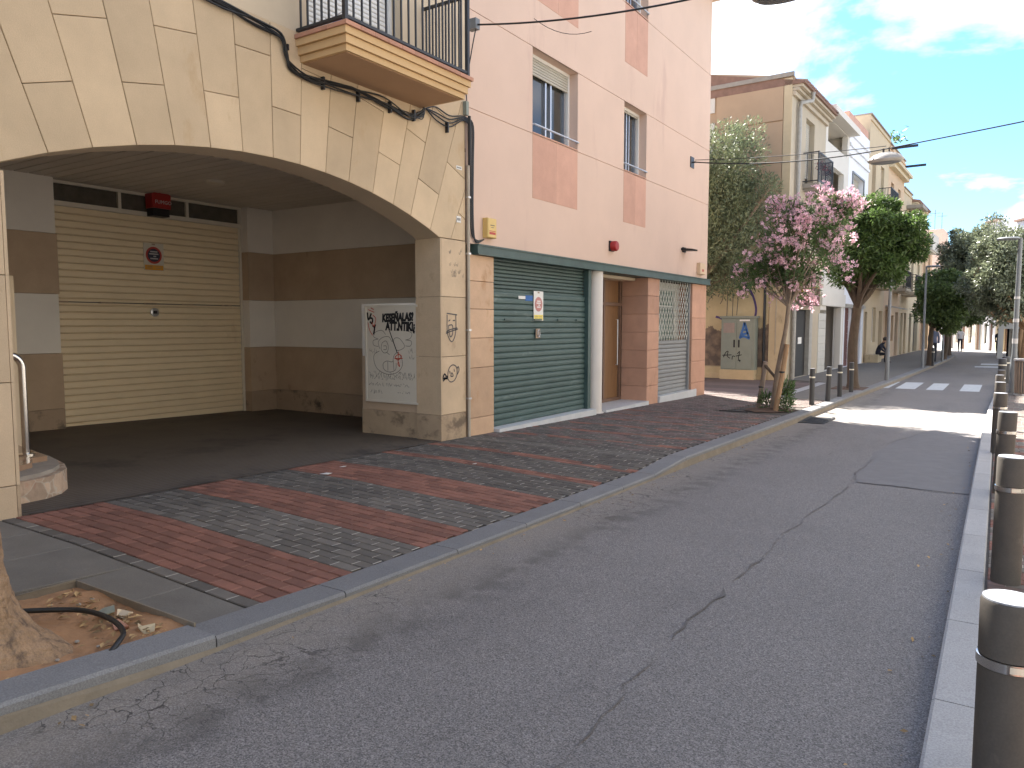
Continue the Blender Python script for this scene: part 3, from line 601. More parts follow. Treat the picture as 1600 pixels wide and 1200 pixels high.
for t in right:
    a, b, c, d, r_ = t; k = 'red_brick' if (r_ % 8) in (0,1,2) and c < 14 else ('grey_brick' if random.random() < .75 else 'mauve_brick')
    z = lambda x, y: KR(y)
    if t in near: piece('brick', random.choice(BM[k]), pave2, ((a+b)/2, (c+d)/2, KR((c+d)/2)+random.uniform(-.002,.0015)), (-.02, 0, random.gauss(0,.006)))
    else:
        add_paver(rest[k], a, b, c, d, z, random.uniform(-.002,.0015))
for k, mb_ in rest.items(): mb_.v and stuff(mb_.build('bricks', [k, MORT[k]], pave2))

# road patches, seams, crossing bars, gutter grate
def road_sheet(name, matn, pts, h=.004):
    m_ = MB(); m_.plate([(x, y, S(y)+h) for x, y in pts]); return struct(m_.build(name, matn, org=(0,0,0)))
def patch_grid(name, matn, rows, h):
    m_ = MB()
    for (y0, a0, b0), (y1, a1, b1) in zip(rows, rows[1:]): m_.plate([(a0,y0,S(y0)+h),(b0,y0,S(y0)+h),(b1,y1,S(y1)+h),(a1,y1,S(y1)+h)])
    return struct(m_.build(name, matn, org=(0,0,0)))
patch_grid('road_patch', 'patch', [(9.05,-1.27,-.2),(9.6,-1.36,-.2),(10.6,-1.36,-.2),(11.6,-1.42,-.2),(12.6,-1.34,-.2),(13.2,-1.3,-.2),(15,-1.0,-.2),(17,-.68,-.2)], .004)
seam = [(-1.30,-.5),(-1.30,1.2),(-1.31,2.47),(-1.37,3.23),(-1.4,4.24),(-1.39,5.51),(-1.41,6.38),(-1.34,7.95),(-1.31,9.03),(-1.37,9.57),(-1.36,10.83),(-1.6,10.9),(-1.87,10.95),(-1.9,11.5),(-1.6,12.2),(-1.3,13.17),(-.68,17.04)]
mb = MB()
P = smoothpath([(x, y, 0) for x, y in seam], 9)
P = [Vector((p.x+random.gauss(0,.013), p.y, 0)) for p in P]
ws = [max(.0003, random.gauss(.003,.0035)) for _ in P]
mb.add([(p.x-w_, p.y, S(p.y)+.008) for p, w_ in zip(P, ws)]+[(p.x+w_, p.y, S(p.y)+.008) for p, w_ in zip(P, ws)], [(i,i+1,len(P)+i+1,len(P)+i) for i in range(len(P)-1)])
struct(mb.build('tar_seam', 'tar', org=(0,0,0)))
mb = MB(); P = smoothpath([(-1.27,9.03,0),(-.9,9.08,0),(-.55,8.98,0),(-.19,9.05,0)], 9)
P = [Vector((p.x, p.y+random.gauss(0,.02), 0)) for p in P]
mb.add([(p.x, p.y-.01, S(p.y)+.008) for p in P]+[(p.x, p.y+.01, S(p.y)+.008) for p in P], [(i,i+1,len(P)+i+1,len(P)+i) for i in range(len(P)-1)])
struct(mb.build('tar_seam', 'tar', org=(0,0,0)))
for i, (a, b) in enumerate([(-3.05,-2.85),(-2.66,-2.12),(-1.82,-1.36),(-.93,-.42)]):
    road_sheet('crossing_bar', 'road_paint', [(a,26.1),(b,26.15),(b+.03,29.2),(a+.03,29.1)], .005)
road_sheet('crossing_bar', 'road_paint', [(-.9,41.0),(.1,41.2),(.1,42.2),(-.9,42.0)], .005)  # two far crossing lines, their white paint doubling as a sunlight patch
road_sheet('crossing_bar', 'road_paint', [(-.7,43.6),(.15,43.8),(.15,45.2),(-.7,45.0)], .005)
grate = thing('gutter_grate', 'dark iron slotted gutter grate in the road beside the kerb', 'drain grate', (-2.95, 15.6, S(15.6)))
mb = MB(); mb.box(-3.19,-2.72,15.0,15.04,S(15)+.001,S(15)+.012); mb.box(-3.19,-2.72,16.2,16.24,S(16.2)+.001,S(16.2)+.012); mb.box(-3.19,-3.15,15.04,16.2,S(16)-.005,S(15)+.012); mb.box(-2.76,-2.72,15.04,16.2,S(16)-.005,S(15)+.012)
mb.build('frame', 'iron', grate)
for i in range(9):
    yy = 15.1+i*.122; MB().box(-3.15,-2.76,yy,yy+.06,S(yy)+.002,S(yy)+.01).build('bar', 'iron', grate)

# ================================================================== ARCHED BUILDING (left)
FX = -6.5
arch_b = thing('apartment_building', 'cream stone-clad building with a wide arched garage entrance', 'building', (FX, 4, S(4)))
AC = (5.38, -3.75); AR = 7.10; AY0, AY1 = 2.75, 8.185
def arch_z(y): return AC[1]+math.sqrt(AR**2-(y-AC[0])**2)
ZT = 4.75; ROOF = 10.3; WT = .42
BACK = FX-.035
mb = MB()
n = 44; yy = [AY0+(AY1-AY0)*i/n for i in range(n+1)]
for a, b in zip(yy, yy[1:]):
    za, zb = arch_z(a), arch_z(b)
    mb.add([(BACK,a,za),(BACK,b,zb),(BACK,b,ZT),(BACK,a,ZT)], [(0,1,2,3)], 1)
    mb.add([(FX-.004,a,za),(FX-.004,b,zb),(FX-WT,b,zb),(FX-WT,a,za)], [(0,1,2,3)], 0)
    mb.add([(FX-WT,a,za),(FX-WT,b,zb),(FX-WT,b,ZT),(FX-WT,a,ZT)], [(0,1,2,3)], 0)
mb.box(FX-WT, BACK, AY1, 8.75, -.5, ZT, 1); mb.box(FX-WT, BACK, -9, AY0, -.3, ZT, 1)
wall_holes(mb, FX, -9, 8.75, ZT, ROOF, [(5.86,7.42,ZT+.03,6.95),(1.6,2.9,5.0,6.9)], .30, 0, grooves=(7.97,))
mb.box(FX-6, FX-.32, -9, 8.75, ZT+.4, ROOF, 1)
mb.box(FX-.30, FX-.001, -9, 8.75, ZT-.02, ZT, 0)
mb.build('wall', ['cream_wall', 'joint'], arch_b)
for y0, y1 in zip(yr(-8,7,1.5), yr(-6.5,8.5,1.5)): pass
MB().box(FX-6.5, FX+.5, -9.4, 8.75, ROOF, ROOF+.22).build('eave', 'cream_wall', arch_b)

# fan of stone panels round the arch, each one a stone
def clip(poly, a, b, c):            # keep a*y + b*z <= c
    o = []
    for i in range(len(poly)):
        p, q = poly[i], poly[(i+1) % len(poly)]
        fp, fq = a*p[0]+b*p[1]-c, a*q[0]+b*q[1]-c
        if fp <= 0: o.append(p)
        if (fp < 0 < fq) or (fq < 0 < fp):
            t = fp/(fp-fq); o.append((p[0]+(q[0]-p[0])*t, p[1]+(q[1]-p[1])*t))
    return o
def shrink(poly, g):
    cx = sum(p[0] for p in poly)/len(poly); cy = sum(p[1] for p in poly)/len(poly)
    # offset every edge inwards by g
    n = len(poly); o = []
    area = sum(poly[i][0]*poly[(i+1)%n][1]-poly[(i+1)%n][0]*poly[i][1] for i in range(n))/2
    sg = 1 if area > 0 else -1
    r = list(poly)
    for i in range(n):
        p, q = poly[i], poly[(i+1) % n]
        dx, dy = q[0]-p[0], q[1]-p[1]; l = math.hypot(dx, dy)
        if l < 1e-6: continue
        nx_, ny_ = dy/l*sg, -dx/l*sg
        r = clip(r, nx_, ny_, nx_*p[0]+ny_*p[1]-g)
        if len(r) < 3: return []
    return r
def area2(p): return abs(sum(p[i][0]*p[(i+1)%len(p)][1]-p[(i+1)%len(p)][0]*p[i][1] for i in range(len(p)))/2)
def stone_plate(poly, parent, matn='stone', x=FX, name='stone_panel', t=.03):
    poly = shrink(poly, .003)
    if len(poly) < 3 or area2(poly) < .004: return
    inn = shrink(poly, .004)
    m_ = MB()
    jx = random.uniform(-.0015, .0015)
    if len(inn) == len(poly):
        n = len(poly)
        vs = [(x-t,y,z) for y, z in poly]+[(x-.004+jx,y,z) for y, z in poly]+[(x+jx,y,z) for y, z in inn]
        fs = [tuple(range(2*n,3*n))]
        for i in range(n):
            j = (i+1) % n; fs += [(i,j,n+j,n+i),(n+i,n+j,2*n+j,2*n+i)]
        m_.add(vs, fs)
    else: m_.prism([(x-t,y,z) for y, z in poly], (t,0,0))
    return m_.build(name, matn, parent)
cuts = [-.9,-.3,.3,.9,1.4,1.85,2.25,2.62,3.11,3.47,3.86,4.23,4.61,4.98,5.36,5.72,6.09,6.45,6.85,7.22,7.55,7.95,8.36,8.85,9.5]
def ray_at(y):                      # direction of the joint through intrados point y
    if AY0-.2 <= y <= AY1+.5: z = AC[1]+math.sqrt(max(.1,AR**2-(y-AC[0])**2))
    else: z = AC[1]+math.sqrt(max(.1, AR**2-(y-AC[0])**2))
    d = Vector((y-AC[0], z-AC[1])); return d/AR
for i, (a, b) in enumerate(zip(cuts, cuts[1:])):
    da, db = ray_at(a), ray_at(b)
    rs = [0, .53, 1.59, 2.65, 3.7] if i % 2 == 0 else [0, 1.04, 2.1, 3.2]
    for r0, r1 in zip(rs, rs[1:]):
        q = [tuple(Vector(AC)+da*(AR+r0)), tuple(Vector(AC)+db*(AR+r0)), tuple(Vector(AC)+db*(AR+r1)), tuple(Vector(AC)+da*(AR+r1))]
        q = clip(q, 1, 0, 8.745); q = clip(q, 0, 1, ZT)
        if q and len(q) > 2 and (b < AY0+.2 or a > AY1-.3): q = clip(q, 0, -1, -2.79)
        if len(q) > 2: stone_plate(q, arch_b)
# pillar stones: front and inner faces
for z0, z1 in [(-.25,.32),(.32,1.14),(1.14,1.98),(1.98,2.785)]:
    kk_ = 'stone_base' if z0 < 0 else 'stone_pillar'
    stone_plate([(8.185,z0),(8.745,z0),(8.745,z1),(8.185,z1)], arch_b, kk_)
    stone_plate([(1.9,z0),(2.75,z0),(2.75,z1),(1.9,z1)], arch_b, 'stone_pillar')
    for yp, s_ in ((8.185,-1),(2.75,1)):
        m_ = MB(); y0, y1 = (yp-.025, yp+.0) if s_ < 0 else (yp, yp+.025)
        m_.box(FX-.45, FX-.001, y0, y1, z0+.002, z1-.002); m_.build('stone_panel', kk_, arch_b)
    stone_plate([(.6,z0),(1.9,z0),(1.9,z1),(.6,z1)], arch_b, 'stone_pillar')
    stone_plate([(-.9,z0),(.6,z0),(.6,z1),(-.9,z1)], arch_b, 'stone_pillar')

# garage interior
GX = -12.1; CE = 3.78; GY0, GY1 = 2.8, 9.75
GF = lambda y: S(y)+.12
bands = [(-.4,.32,'brown_base'),(.32,1.16,'brown_wall'),(1.16,2.05,'white_wall'),(2.05,2.95,'brown_wall'),(2.95,CE+.05,'white_wall')]
for i, (z0, z1, k) in enumerate(bands):
    t = .012 if k != 'white_wall' else 0
    MB().box(-11.9, FX-WT-.02, GY1-t, GY1+.15, z0+.003, z1-.003).build('garage_wall', k, arch_b)       # right side wall
    MB().box(-12.6, -11.9+t, 9.16-t, GY1-t-.002, z0+.003, z1-.003).build('garage_pier', k, arch_b)
    MB().box(-12.6, -11.9+t, GY0, 5.74+t, z0+.003, z1-.003).build('garage_pier', k, arch_b)
    MB().box(-11.88, FX-WT-.02, GY0-.15, GY0+t, z0+.003, z1-.003).build('garage_wall', k, arch_b)
MB().box(-12.9, FX-WT-.05, GY0-.3, GY1+.3, CE+.04, CE+.5).build('ceiling_slab', 'joint', arch_b)
y = GY0; 
while y < GY1:
    b = min(y+.198, GY1); mm = MB(); mm.prism([(-12.58,y+.002,CE+.03),(-12.58,y+.014,CE),(-12.58,b-.014,CE),(-12.58,b-.002,CE+.03)], (12.58+FX-WT-.02,0,0)); mm.build('ceiling_slat', 'ceiling', arch_b); y += .2
MB().lathe([(.02,-.045),(.13,-.04),(.15,-.01),(.15,0)], (-10.16,7.25,CE), 18).build('ceiling_lamp', 'frame_white', arch_b)
mb = MB(); sheet(mb, yr(2.4,10,.76), lambda y: [-12.6, FX-.001], lambda x, y: GF(y)+.002)
mb.build('garage_floor', 'ribbed', arch_b)
# smooth border strip between ribbed floor and pavers
# roll door
def slat_mesh(w_, h, matn, bul=.012):
    m_ = MB(); p = [(-.01,0),(0,.004),(bul,h*.18),(bul*1.25,h*.5),(bul,h*.86),(0,h-.004),(-.01,h)]
    m_.prism([(x,0,z) for x, z in p], (0,w_,0)); return mesh_of(m_, 'slat', matn)
def slat_door(parent, x, y0, y1, z0, z1, h, matn, name='garage_door', backing='joint', skip=None):
    d = MB().box(x-.06, x-.03, y0, y1, z0, z1).build(name, backing, parent)
    me = slat_mesh(y1-y0, h-.003, matn); z = z0; k = 0
    while z < z1-h*.6:
        if not (skip and skip[0] < z < skip[1]):
            o = D.objects.new('slat', me); COL.objects.link(o); o.parent = d; o.location = Vector((x-.02, y0, z))-ORG[parent.name]
        z += h; k += 1
    return d
gd = slat_door(arch_b, GX, 5.76, 9.13, -.06, 3.40, .1085, 'door_cream', backing='brown_base')
for z0, z1 in ((1.935,1.95),):
    mm = MB(); mm.box(GX-.01, GX+.005, 5.78, 9.11, z0, z1); mm.build('hinge_gap', 'iron', gd)
for yy_ in (5.86,6.55,7.3,8.0,8.8): MB().box(GX, GX+.016, yy_-.11, yy_+.11, 1.93, 1.955).build('hinge', 'brown_base', gd)
mm = MB(); mm.lathe([(.0,0),(.075,0),(.075,.02),(.05,.028),(.0,.028)], (0,0,0), 20)
mm.v = [(GX+z, 7.38+x, 1.80+y) for x, y, z in mm.v]; mm.build('lock', 'alu', gd)
mm = MB(); mm.box(GX+.029, GX+.032, 7.345, 7.415, 1.775, 1.825); mm.build('lock_badge', 'iron', gd)
mb = MB(); mb.box(GX-.05,GX+.05,5.74,9.155,3.40,3.47); mb.box(GX-.05,GX+.04,5.74,9.155,3.735,3.78)
for y_ in (5.745,6.81,8.02,9.10): mb.box(GX-.05,GX+.035,y_,y_+.05,3.47,3.735)
mb.box(GX-.05,GX+.03,9.105,9.155,-.15,3.40)
tr = mb.build('transom_frame', 'frame_white', arch_b)
for a, b in ((5.795,6.81),(6.86,8.02),(8.07,9.10)): MB().box(GX-.02,GX-.005,a,b,3.47,3.735).build('pane', 'dusty_glass', tr)
# cabinet block beside the right pillar with the painted steel panel
blk = MB(); 
MB().box(-8.05,FX-WT-.002,8.185,GY1-.02,-.4,.32).build('pier_base', 'stone_base', arch_b)
MB().box(-8.04,FX-WT-.002,8.192,GY1-.02,.322,1.12).build('pier_block', 'brown_wall', arch_b)
MB().box(-8.03,FX-WT-.002,8.19,GY1-.02,1.123,1.90).build('pier_block', 'white_wall', arch_b)
pnl = MB().box(-7.93,FX-WT+.0,8.165,8.189,.46,1.86).build('steel_panel', 'panel_white', arch_b)
mb = MB(); mb.box(-7.945,FX-WT,8.155,8.165,1.845,1.875); mb.box(-7.945,FX-WT,8.155,8.165,.445,.475); mb.box(-7.945,-7.915,8.155,8.165,.475,1.845); mb.build('panel_frame', 'panel_white', pnl)
# platform on the left with steel handrail
plat = thing('entrance_step', 'raised curved stone step with a polished brown top', 'step', (-7.6, 3.2, S(3.2)+.12))
def zig(z): return z
curve = [(-6.96,2.80),(-6.96,3.0),(-7.0,3.2),(-7.12,3.38),(-7.3,3.52),(-7.55,3.62),(-7.9,3.70),(-8.6,3.78),(-8.6,2.80)]
mb = MB(); mb.prism([(x,y,-.05) for x, y in curve], (0,0,.30)); mb.build('base', ['rubble'], plat)
c2 = [(x+(-.05 if x > -8 else 0), y-.04 if y > 3 else y) for x, y in curve]
mb = MB(); mb.prism([(x,y,.251) for x, y in c2], (0,0,.035)); mb.build('cement_cap', 'cement', plat)
c3 = [(-7.2,2.80),(-7.24,3.05),(-7.38,3.26),(-7.6,3.36),(-7.62,3.50),(-8.6,3.66),(-8.6,2.80)]
mb = MB(); mb.prism([(x,y,.287) for x, y in c3], (0,0,.05)); mb.build('top_slab', 'pave_stone', plat)
MB().box(-9.4,-8.62,2.82,3.72,-.1,2.1).build('entrance_block', 'cream_wall', arch_b)
hr = thing('handrail', 'polished steel tube handrail with a bent top standing on the entrance step', 'handrail', (-7.85,3.42,.337))
path = [(-7.85,3.42,.337),(-7.85,3.42,1.18)]+[(-7.85,3.42-.13+.13*math.cos(a),1.18+.13*math.sin(a)) for a in [PI/2*i/6 for i in range(1,7)]]+[(-7.85,2.85,1.31)]
mb = MB(); mb.tube(path, .034, 12); mb.build('tube', 'steel', hr, smooth=True)
MB().lathe([(.075,0),(.075,.012),(.04,.02),(.035,.02)], (-7.85,3.42,.337), 18).build('flange', 'steel', hr)
MB().box(-7.815,-7.80,3.16,3.26,1.14,1.27).build('lock_plate', 'cream_plastic', hr)

# balcony
by0, by1, bx = 5.72, 7.83, -5.80
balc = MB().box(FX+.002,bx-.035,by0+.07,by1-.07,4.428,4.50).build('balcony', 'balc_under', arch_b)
for x1, e, z0, z1 in ((bx+.0,.03,4.435,4.50),(bx+.03,.0,4.503,4.585),(bx+.055,-.03,4.588,4.66)):
    mb = MB(); q = [(FX+.002,by0+e),(x1,by0+e),(x1,by1-e),(FX+.002,by1-e)]
    mb.prism([(x,y,z0) for x, y in q], (0,0,z1-z0)); mb.build('moulding', 'balcony', balc)
yy_ = by0-.05; 
while yy_ < by1+.04:
    b = min(yy_+.215, by1+.05); MB().box(bx-.2,bx+.085,yy_+.002,b-.002,4.662,4.705).build('edge_tile', 'terracotta', balc); yy_ += .215
xx = FX+.01
while xx < bx-.2:
    b = min(xx+.2,bx-.202); MB().box(xx,b-.003,by0-.05,by0+.15,4.662,4.705).build('edge_tile', 'terracotta', balc)
    MB().box(xx,b-.003,by1-.15,by1+.05,4.662,4.705).build('edge_tile', 'terracotta', balc); xx += .2
rail = MB().box(bx-.0,bx+.04,by0-.02,by1+.02,4.745,4.775).box(FX,bx,by0-.02,by0+.02,4.745,4.775).box(FX,bx,by1-.02,by1+.02,4.745,4.775) \
    .box(bx-.0,bx+.04,by0-.02,by1+.02,5.68,5.71).box(FX,bx,by0-.02,by0+.02,5.68,5.71).box(FX,bx,by1-.02,by1+.02,5.68,5.71).build('railing', 'iron', balc)
barm = mesh_of(MB().box(-.009,.009,-.009,.009,0,.90), 'baluster', 'iron')
def bar(x, y): 
    o = D.objects.new('baluster', barm); COL.objects.link(o); o.parent = rail; o.location = Vector((x,y,4.776))-ORG[arch_b.name]
for i in range(1,17): bar(bx+.02, by0+(by1-by0)*i/17)
for i in range(0,6):
    bar(FX+.06+(bx-FX-.06)*i/6, by0); bar(FX+.06+(bx-FX-.06)*i/6, by1)
for y_ in (by0,by1): MB().box(bx+.0,bx+.045,y_-.0225,y_+.0225,4.706,5.75).build('post', 'iron', rail)
# balcony door with a roller blind nearly down
dr = MB().box(FX-.29,FX-.25,5.86,7.42,ZT+.03,6.95).build('balcony_door', 'dark_glass', arch_b)
me = slat_mesh(1.50, .052, 'blind', .006); z = 4.98
while z < 6.9:
    o = D.objects.new('blind_slat', me); COL.objects.link(o); o.parent = dr; o.location = Vector((FX-.22,5.89,z))-ORG[arch_b.name]; z += .055
mb = MB(); mb.box(FX-.25,FX-.17,5.86,5.89,ZT+.03,6.95); mb.box(FX-.25,FX-.17,7.39,7.42,ZT+.03,6.95); mb.build('door_frame', 'white_paint', dr)
tub = thing('plastic_tub', 'small blue plastic tub on the balcony floor', 'tub', (-6.1,5.98,4.706))
MB().lathe([(.07,0),(.095,.15),(.105,.155),(.105,.17),(.085,.17),(.065,.02)], (-6.1,5.98,4.706), 16).build('body', 'blue_plastic', tub, smooth=True)
MB().tube([(-6.1+.1*math.cos(a),5.98,4.86+.09*math.sin(a)) for a in [PI*i/8 for i in range(9)]], .006, 6).build('handle', 'white_paint', tub)
w2 = MB().box(FX-.28,FX-.24,1.6,2.9,5.0,6.9).build('window', 'dark_glass', arch_b)

# ================================================================== PINK BUILDING
pk = thing('apartment_building', 'pink stuccoed building with green steel beam and shop shutters below', 'building', (FX, 14, S(14)))
PY0, PY1 = 8.755, 19.35; PB = 2.77
W1 = [(10.58,12.13,4.70,6.06),(14.10,15.24,4.70,6.06),(10.66,12.13,7.97,9.3),(14.10,15.24,7.97,9.3)]
mb = MB(); wall_holes(mb, FX, PY0, PY1, PB, 9.95, W1, .27, 0, grooves=(4.69,6.065,7.965))
mb.box(FX-9, FX-.9, 9.95, PY1, PB, 9.95); mb.box(FX-9, FX-.9, PY0, 9.948, 3.9, 9.95); mb.add([(FX,PY1,PB),(FX-.9,PY1,PB),(FX-.9,PY1,9.95),(FX,PY1,9.95)], [(0,1,2,3)])
mb.add([(FX,PY0,PB),(FX-.41,PY0,PB),(FX-.41,PY1,PB),(FX,PY1,PB)], [(0,1,2,3)])
mb.add([(FX-.41,PY0,PB),(FX-.41,9.96,PB),(FX-.41,9.96,4.2),(FX-.41,PY0,4.2)], [(0,1,2,3)])
mb.build('wall', 'pink', pk)
MB().box(FX-9.3, FX+.48, 8.76, PY1+.4, 9.952, 10.17).box(FX+.40, FX+.55, 8.76, PY1+.45, 10.02, 10.24).build('eave', 'cream_wall', pk)
MB().prism([(FX+.5,8.76,10.24),(FX-4.5,8.76,11.3),(FX-9.3,8.76,10.24)], (0,PY1+.4-8.76,0)).build('roof', 'roof_tile', pk)
MB().box(FX-9, FX-7.0, 9.98, PY1, -.6, PB-.002).build('rear_wall', 'brown_wall', pk)
for y0, y1, z0, z1 in ((10.58,12.13,3.66,4.684),(14.10,15.24,3.67,4.684),(10.66,12.13,6.83,7.958),(14.10,15.24,6.83,7.958)):
    ym = (y0+y1)/2
    for a, b in ((y0,ym-.004),(ym+.004,y1)): MB().cbox(FX-.02,FX+.004,a,b,z0,z1,.004).build('facing_panel', 'pink_panel', pk)
blind_cache = {}
def apt_window(y0, y1, z0, z1, drop):
    x = FX-.26
    mb = MB(); fw = .055
    mb.box(x,x+.09,y0,y0+fw,z0,z1); mb.box(x,x+.09,y1-fw,y1,z0,z1); mb.box(x,x+.09,y0+fw,y1-fw,z1-fw,z1); mb.box(x,x+.09,y0+fw,y1-fw,z0,z0+fw)
    f = mb.build('window', 'white_paint', pk)
    ym = y0+(y1-y0)*.5
    MB().box(x-.01,x+.01,y0+fw,y1-fw,z0+fw,z1-fw).build('pane', 'dark_glass', f)
    mb = MB()
    for a in (y0+fw+.10, ym-.02, ym+.10*(y1-y0), y1-fw-.07): mb.box(x+.01,x+.05,a,a+.045,z0+fw,z1-fw)
    mb.box(x+.01,x+.045,y0+fw,y1-fw,z0+fw,z0+fw+.05)
    mb.build('sash', 'alu', f)
    if drop:
        me = slat_mesh(y1-y0-2*fw, .043, 'blind_grey', .005); z = z1-fw-.045; zb = z1-(z1-z0)*drop
        while z > zb:
            o = D.objects.new('blind_slat', me); COL.objects.link(o); o.parent = f; o.location = Vector((x+.075,y0+fw,z))-ORG[pk.name]; z -= .046
    MB().tube([(FX-.03,y0-.0,z0+.14),(FX+.03,y0+.02,z0+.14),(FX+.03,y1-.02,z0+.14),(FX-.03,y1,z0+.14)], .016, 8).build('guard_rail', 'alu', f)
    MB().box(FX-.16,FX+.012,y0+.003,y1-.003,z0-.0,z0+.018).build('sill', 'pink_panel', f)
apt_window(10.58,12.13,4.70,6.06,.27); apt_window(14.10,15.24,4.70,6.06,.10); apt_window(10.66,12.13,7.97,9.3,.3); apt_window(14.10,15.24,7.97,9.3,0)
MB().box(FX-.25,FX+.07,8.95,19.42,2.615,2.768).box(FX+.07,FX+.085,8.95,19.42,2.745,2.768).box(FX+.07,FX+.085,8.95,19.42,2.615,2.635).build('beam', 'green_beam', pk)
# ground-floor supports, stone by stone
def stones(y0, y1, x0, x1, zs, matn, name='stone_block'):
    for a, b in zip(zs, zs[1:]):
        m_ = MB(); g = .003; c = .006
        q = [(x0,y0+g),(x1,y0+g),(x1,y1-g),(x0,y1-g)]
        m_.cbox(x0,x1+random.uniform(-.002,.002),y0+g,y1-g,a+g,b-g,c); m_.build(name, matn, pk)
stones(8.79, 9.46, FX-.5, FX+.002, [-.3,.2,.95,1.39,1.82,2.23,2.614], 'buff_stone')
stones(15.44, 16.10, -7.12, FX+.002, [-.35,.22,.62,1.02,1.42,1.82,2.22,2.614], 'pink_stone')
stones(18.28, 19.33, FX-.6, FX+.002, [-.45,.1,.65,1.2,1.75,2.614], 'pink_stone')
# green rolling shutter
gs = slat_door(pk, FX-.10, 9.47, 12.66, -.02, 2.12, .097, 'green_slat', 'shop_shutter', backing='green_beam')
me = slat_mesh(3.19, .054, 'green_beam', .008); z = 2.10
while z < 2.60:
    o = D.objects.new('coil_slat', me); COL.objects.link(o); o.parent = gs; o.location = Vector((FX-.15,9.47,z))-ORG[pk.name]; z += .06
MB().box(FX-.24,FX-.18,9.40,12.70,2.05,2.612).build('coil_backing', 'green_beam', gs)  # backing added to block sky light showing through the coil gaps
MB().box(FX-.14,FX-.03,12.66,12.78,-.2,2.61).build('guide_rail', 'green_beam', gs)
MB().box(FX-.88,FX-.28,9.5,19.2,2.64,2.765).build('ceiling_slab', 'joint', pk)  # unseen slab added to block light leaking through the void above the shops
mm = MB(); mm.box(FX-.085,FX-.07,10.83,10.96,1.36,1.52); mm.build('lock_plate', 'brown_base', gs)
mm = MB(); mm.tube([(FX-.06,10.9+.035*math.sin(a),1.44+.06*math.cos(a)) for a in [PI*2*i/10 for i in range(11)]], .008, 6); mm.build('padlock', 'alu', gs)
for y_ in (10.0,10.9,11.7,12.4): MB().box(FX-.09,FX-.068,y_-.12,y_+.12,1.66,1.685).build('hinge', 'green_beam', gs)
MB().box(FX-.3,FX+.10,9.47,12.78,-.45,-.02+.0).build('marble_sill', 'marble', pk)
# white round column
MB().lathe([(.205,-.35),(.205,-.13),(.165,-.128),(.168,2.613)], (FX-.13,13.1,0), 24).build('column', 'white_col', pk, smooth=True)
# entrance recess
MB().box(-7.12,FX+.06,13.30,15.438,-.45,-.10).build('entrance_floor', 'marble', pk)
MB().box(-7.7,FX-.3,13.32,15.43,2.55,2.612).build('soffit', 'cream_wall', pk)
dd = MB().box(-7.25,-7.16,12.7,15.43,-.1,2.56).build('entrance_door', 'wood_door', pk)
mb = MB(); 
for y_ in (13.6,14.5,15.32): mb.box(-7.16,-7.11,y_,y_+.07,-.1,2.55)
for z_ in (-.1,.0+2.0): mb.box(-7.16,-7.115,13.4,15.43,z_,z_+.07)
mb.build('door_frame', 'brown_door', dd)
MB().tube([(-7.1,15.1,.7),(-7.06,15.1,.7),(-7.06,15.1,1.7),(-7.1,15.1,1.7)], .012, 8).build('handle', 'alu', dd)
MB().box(-7.7,-7.26,12.8,15.44,-.3,2.6).build('inner_wall', 'joint', pk)
# lattice shutter of the end shop
ls = slat_door(pk, FX-.10, 16.11, 18.27, -.06, 1.22, .098, 'grey_slat', 'shop_shutter')
mb = MB(); y0, y1, z0, z1 = 16.11, 18.27, 1.22, 2.61; st = .165; hh = z1-z0
def bar_in(p, q):
    d = Vector((0,q[0]-p[0],q[1]-p[1])); nn = Vector((0,-d.z,d.y)).normalized()*.010
    a, b = Vector((FX-.07,p[0],p[1])), Vector((FX-.07,q[0],q[1]))
    mb.prism([a+nn, b+nn, b-nn, a-nn], (-.008,0,0))
k = -int(hh/st)-1
while y0+k*st < y1:
    s = y0+k*st                         # rising bar from (s, z0)
    for sg in (1,-1):
        sy, ey = (s, s+hh*.62) if sg > 0 else (s+hh*.62, s)
        t0, t1 = 0., 1.
        if ey != sy:
            for lim, up in ((y0,False),(y1,True)):
                t = (lim-sy)/(ey-sy)
                if ey > sy: (t0, t1) = (max(t0,t), t1) if not up else (t0, min(t1,t))
                else: (t0, t1) = (t0, min(t1,t)) if not up else (max(t0,t), t1)
        if t1-t0 > .02: bar_in((sy+(ey-sy)*t0, z0+hh*t0), (sy+(ey-sy)*t1, z0+hh*t1))
    k += 1
mb.build('lattice', 'lattice', ls)
MB().box(FX-.15,FX-.05,18.2,18.275,-.2,2.61).build('guide_rail', 'grey_slat', ls)
MB().box(FX-.3,FX+.04,16.12,18.6,-.55,-.06).build('marble_sill', 'marble', pk)
sw = MB().box(-6.95,-6.90,16.11,18.27,-.1,2.6).build('shop_window', 'green_glass', pk)
mb = MB(); mb.box(-6.90,-6.85,16.11,18.27,2.42,2.6); mb.box(-6.90,-6.85,17.95,18.27,-.1,2.42); mb.box(-6.90,-6.87,16.2,17.95,2.02,2.05); mb.build('frame', 'lattice', sw)
MB().box(-7.6,-6.97,16.11,19.2,-.4,2.6).build('inner_wall', 'joint', pk)

